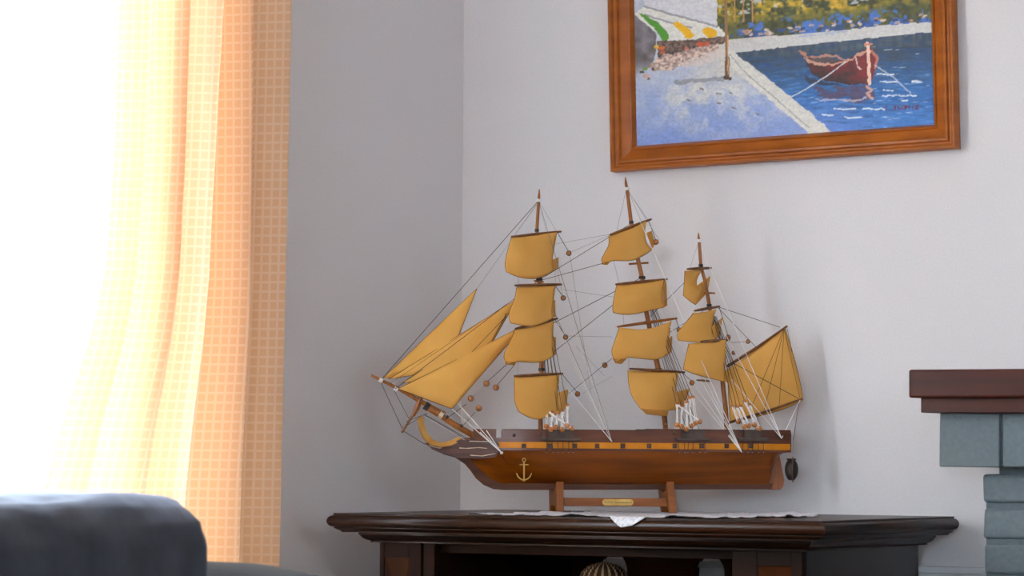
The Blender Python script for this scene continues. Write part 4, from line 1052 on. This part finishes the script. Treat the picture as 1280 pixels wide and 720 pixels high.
rope((673, 252), (641, 296), 0, -.024, .0003, FN); rope((674, 252), (696, 290), 0, .014, .0003, FN); rope((674, 252), (683, 290), 0, .006, .0003, FN)
rope((782, 240), (771, 288), 0, -.02, .0003, FN); rope((786, 240), (810, 275), 0, .014, .0003, FN); rope((786, 240), (802, 278), 0, .006, .0003, FN)
rope((873, 303), (862, 337), 0, -.012, .0003, FN); rope((785, 238), (824, 300), 0, .02, .0003, FN)
for (a, b_) in (((648, 338), (648, 357)), ((694, 338), (694, 357)), ((647, 450), (647, 470)), ((697, 338), (704, 372)), ((779, 393), (780, 409)), ((786, 447), (786, 462)), ((767, 325), (774, 356))): rope(a, b_, -.02, -.02, .0003, FN, 'lift')
# brace pendants with blocks
def block(px, py, y, r=3.0, mat='bead'):
    a = sp(px, py, y); R_ = r * K
    o = MB().ball(a, R_, R_ * .75, R_, 10, 7).build('rigging_block', mat, ship, smooth='all')
    MB().tube([(a[0] + R_ * 1.0 * math.cos(t), y - .0003, a[2] + R_ * 1.0 * math.sin(t)) for t in np.linspace(0, 2 * math.pi, 11)], .0009, 4, cap=False).build('strop', 'twine', o)
    return o
for (a, b_, y0_, y1_) in (((697, 291), (711, 315), .016, -.004), ((694, 357), (704, 371), .016, .000), ((694, 400), (707, 420), .018, .000), ((703, 468), (722, 491), .018, .000), ((811, 276), (820, 301), .018, .004),
                     ((845, 399), (849, 411), .016, .0), ((853, 466), (865, 477), .018, .002), ((899, 384), (910, 420), .01, 0), ((634, 455), (608, 478), -.018, -.012), ((644, 455), (620, 483), -.016, -.010)):
    rope(a, b_, y0_, y1_, .0006, T, 'pendant'); block(b_[0], b_[1] + 1.5, y1_ - .002, 2.9 if b_[0] > 640 else 3.4)
block(756, 456.5, -.012, 3.0); block(588.5, 498, -.010, 3.4); block(598.5, 510.5, -.012, 3.4); block(917, 441, .0, 2.2); block(935, 427, .0, 2.4); block(832, 530, -.02, 2.0)
rope((583, 505), (556, 525), -.01, -.006, .0006); rope((594, 515), (576, 535), -.012, -.006, .0006); rope((607, 481), (590, 497), -.012, -.010, .0003, FN)
# lines under the bowsprit
rope((475, 476), (503, 536), 0, 0, .0006, T, 'martingale'); rope((492, 487), (511, 523), 0, 0, .0006, T, 'martingale'); rope((503, 538), (532, 556), 0, 0, .0006, T, 'martingale')
rope((505, 534), (534, 517), 0, -.008, .0005, T, 'martingale'); rope((508, 527), (533, 517), 0, -.008, .0005, T, 'martingale'); rope((509, 526), (528, 520), 0, .008, .0004, FN, 'martingale')
for k, yy_ in ((0, -.010), (2, -.013), (4, -.006)): rope((532, 519 + k * .4), (586, 549 + k), yy_ * .6, yy_ * 2, .0005, WH if k == 4 else T, 'bobstay')
for (a, y0_) in (((565, 511), -.018), ((572, 504), -.014), ((600, 540), -.03), ((608, 538), -.03)): rope(a, (627, 566), y0_, -HB - .004, .0008, WH, 'sheet')
a = sp(627, 566, -HB - .005); MB().ball(a, .003, .003, .003, 8, 6).build('sheet_knot', 'thread', ship, smooth='all')
# stern lines
rope((899, 384), (975, 409), 0, 0, .0005); rope((896, 383), (945, 434), 0, 0, .0005); rope((910, 428), (937, 427), .004, 0, .0004, T); rope((913, 452), (998, 498), -.008, -.012, .0006)
for (bxp, byp) in ((938, 512), (955, 513), (974, 508), (1000, 498)): rope((980, 411), (bxp, byp), -.007, -.013, .0005, 'hem', 'spanker_line')
rope((984, 411), (990, 440), 0, 0, .0004, T); rope((1000, 500), (977, 548), -.012, -half(xs_stern) - .004, .0008, WH, 'sheet'); rope((999, 502), (991.5, 550), -.012, yb, .0005, T, 'boat_fall'); rope((991.5, 550), (991, 572), yb, yb - .006, .0004, FN, 'boat_fall')
# white backstays converging on the near rail
yn = -HB - .016
for a, y0_ in (((673.5, 252), 0), ((675, 350), 0), ((676, 372), 0), ((697, 405), .01), ((690, 462), 0), ((704, 372), 0)): rope(a, (765, 552), y0_, yn, .0005 if a[1] < 400 else .0008, FN if a[1] < 360 else WH, 'backstay')
for a, y0_ in (((784, 240), 0), ((802, 346), 0), ((810, 300), 0), ((849, 411), 0), ((866, 478), 0), ((850, 470), .01)): rope(a, (927, 565), y0_, yn, .0008 if a[1] > 290 else .0006, WH, 'backstay')
for a, y0_ in (((874, 303), 0), ((889, 385), 0), ((914, 474), -.01)): rope(a, (977, 548), y0_, -half(xs_stern) - .012, .00075, WH, 'backstay')
for a, b_ in (((728, 492), (765, 470)), ((712, 316), (740, 500)), ((704, 362), (772, 372)), ((708, 420), (765, 421)), ((720, 433), (756, 470))): rope(a, b_, .004, .004, .00028, FN, 'brace')
# shrouds, deadeyes, channels
def shroud_group(parent_mast, top, ups, lows, plate, chains, seed):
    r_ = random.Random(seed)
    ch = MB(); a, b_ = sp(plate[0], 549, -HB), sp(plate[1], 549, -HB); hb = half((a[0] + b_[0]) / 2)
    ch.box(a[0], b_[0], -hb - .012, -hb + .001, a[2] - .0028, a[2] + .0028); o = ch.build('channel', 'channel', ship, bev=.0008)
    ch2 = MB(); a2 = sp(plate[0] + 8, 543, -HB); b2 = sp(plate[1] - 8, 538, -HB); ch2.box(a2[0], b2[0], -hb - .007, -hb - .0012, sp(plate[0], 547, -HB)[2], b2[2]); ch2.build('channel_board', 'channel', o)
    yl_ = -hb - .010
    for cx in chains:
        p, q = sp(cx, 551, yl_), sp(cx + r_.uniform(-1.5, 1.5), 565.5, -hb - .003)
        MB().tube([p, q], .0006, 5).build('chain_plate', 'dark', o); MB().ball(q, .0012, .0012, .0012, 6, 4).build('nail', 'fine', o)
    for k, (lx, ly) in enumerate(lows):
        d = sp(lx, ly, yl_); R_ = 3.5 * K
        de = MB().ball(d, R_, R_ * .62, R_, 10, 6).build('deadeye', 'bead', ship, smooth='all')
        u = ups[k % len(ups)]; up_ = sp(u[0], u[1], yl_ + .012)
        for t in (-2.0, -.7, .7, 2.0):
            MB().tube([d + (t * K * .9, -.0022, .001), (d + up_) / 2 + (r_.uniform(-2, 2) * K, -.002, 0), up_ + (t * K * .8, -.002, -.001)], .00066, 4).build('lanyard', 'thread', de)
    for k, (ux, uy) in enumerate(ups):
        d = sp(ux, uy, yl_ + .012); R_ = 2.9 * K
        de = MB().ball(d, R_, R_ * .62, R_, 10, 6).build('deadeye', 'bead', ship, smooth='all')
        MB().tube([d, sp(top[0] + k * .8, top[1], -.003)], .00055, 5).build('shroud', 'twine', de)
    for k in range(4):                                   # far side
        p = sp(plate[0] + 8 + k * 8, 540, .04); q = sp(top[0], top[1] + 2, .003); MB().tube([p, q], .0005, 5).build('shroud', 'twine', ship)
shroud_group(fm, (677, 366), [(684, 513), (690, 516), (697, 517), (703, 514), (709, 507)], [(683, 533), (688.5, 536.5), (695, 534), (702.5, 537), (709, 532), (714.5, 535.5)], (676, 724), (684, 690, 697, 704, 711, 716), 1)
shroud_group(mm, (806, 360), [(846, 505), (852, 508), (857, 503), (862, 498), (866, 497)], [(846, 531), (852, 533), (858, 536), (864.5, 532), (869, 529), (874.5, 527)], (843, 888), (848, 855, 861, 867, 874, 881), 2)
shroud_group(zm, (892, 395), [(916, 508), (921, 509), (925.5, 508), (931, 502), (937, 506)], [(923, 527), (930.5, 533), (936, 532), (943, 531), (949.5, 535.5)], (922, 959), (929, 935, 941, 948, 954), 3)

# ------------------------------------------------------------------ display stand
ls = empty('display_stand', tuple(S0), SYAW)
tag(ls, 'low wooden cradle stand with brass nameplate beneath the ship hull', 'stand')
def cradle(px_t, px_b):
    yf = -.048; p_t = sp(px_t, 602.5, yf); p_b = sp(px_b, 640.5, yf); w = 4.6 * K
    zt = p_t[2]; zb = 0.0
    zc = sp(770, 613.2)[2]
    # outline in the cross plane: two feet, two arms, notch for the keel
    out = [(-.048, zb), (-.034, zb), (-.026, .012), (.026, .012), (.034, zb), (.048, zb), (.046, zt * .5), (.048, zt), (.041, zt), (.034, zc + .008), (.018, zc), (.006, zc - .002), (-.006, zc - .002), (-.018, zc), (-.034, zc + .008), (-.041, zt), (-.048, zt), (-.046, zt * .5)]
    # the arms clear the hull plating
    n = len(out); vs = []
    for s_ in (-1, 1):
        for (y, z) in out:
            xc = p_b[0] + (p_t[0] - p_b[0]) * z / zt; vs.append((xc + s_ * w, y, z))
    MB().add(vs, [tuple(range(n)), tuple(range(2 * n - 1, n - 1, -1))] + [(i, i + n, (i + 1) % n + n, (i + 1) % n) for i in range(n)]).build('cradle_board', 'stand', ls, bev=.0006)
cradle(700, 700.5); cradle(838, 842)
yc = -.030
a, b_ = sp(705, 622.3, yc), sp(836, 633.3, yc)
MB().box(a[0], b_[0], yc, yc + .007, b_[2], a[2]).build('crossbar', 'stand', ls, bev=.0006)
a, b_ = sp(753, 623.8, yc), sp(791.5, 632, yc); xm, zmid = (a[0] + b_[0]) / 2, (a[2] + b_[2]) / 2; hw, hz_ = (b_[0] - a[0]) / 2, (a[2] - b_[2]) / 2
pl = []
for k in range(24):
    t = 2 * math.pi * k / 24; cx = (hw - hz_) * (1 if math.cos(t) > 0 else -1); pl.append((xm + cx + hz_ * math.cos(t), zmid + hz_ * math.sin(t)))
npl = MB().prism(pl, 1, yc - .0016, yc).build('nameplate', 'brass', ls, bev=.0003)
npl['label'] = 'engraved brass nameplate'
for sx_ in (-1, 1): MB().ball((xm + sx_ * (hw - .0045), yc - .0016, zmid), .0013, .0008, .0013, 8, 5).build('nameplate_pin', 'ink', npl, smooth='all')
tc = bpy.data.curves.new('nameplate_lettering', 'FONT'); tc.body = 'U.S.S. Constitution'; tc.size = .0068; tc.align_x = 'CENTER'; tc.align_y = 'CENTER'; tc.extrude = .0002
tc.materials.append(M['ink'])
tmp = bpy.data.objects.new('lettering_curve', tc); COL.objects.link(tmp); bpy.context.view_layer.update()
if tmp.dimensions.x > 1e-5: tc.size *= min(1.4, (2 * hw - .016) / tmp.dimensions.x)
bpy.context.view_layer.update()
lm = bpy.data.meshes.new_from_object(tmp.evaluated_get(bpy.context.evaluated_depsgraph_get())); lm.name = 'nameplate_lettering'
bpy.data.objects.remove(tmp)
to = bpy.data.objects.new('nameplate_lettering', lm); COL.objects.link(to); to.parent = npl; to.location = (xm, yc - .0018, zmid); to.rotation_euler = (math.radians(90), 0, 0)
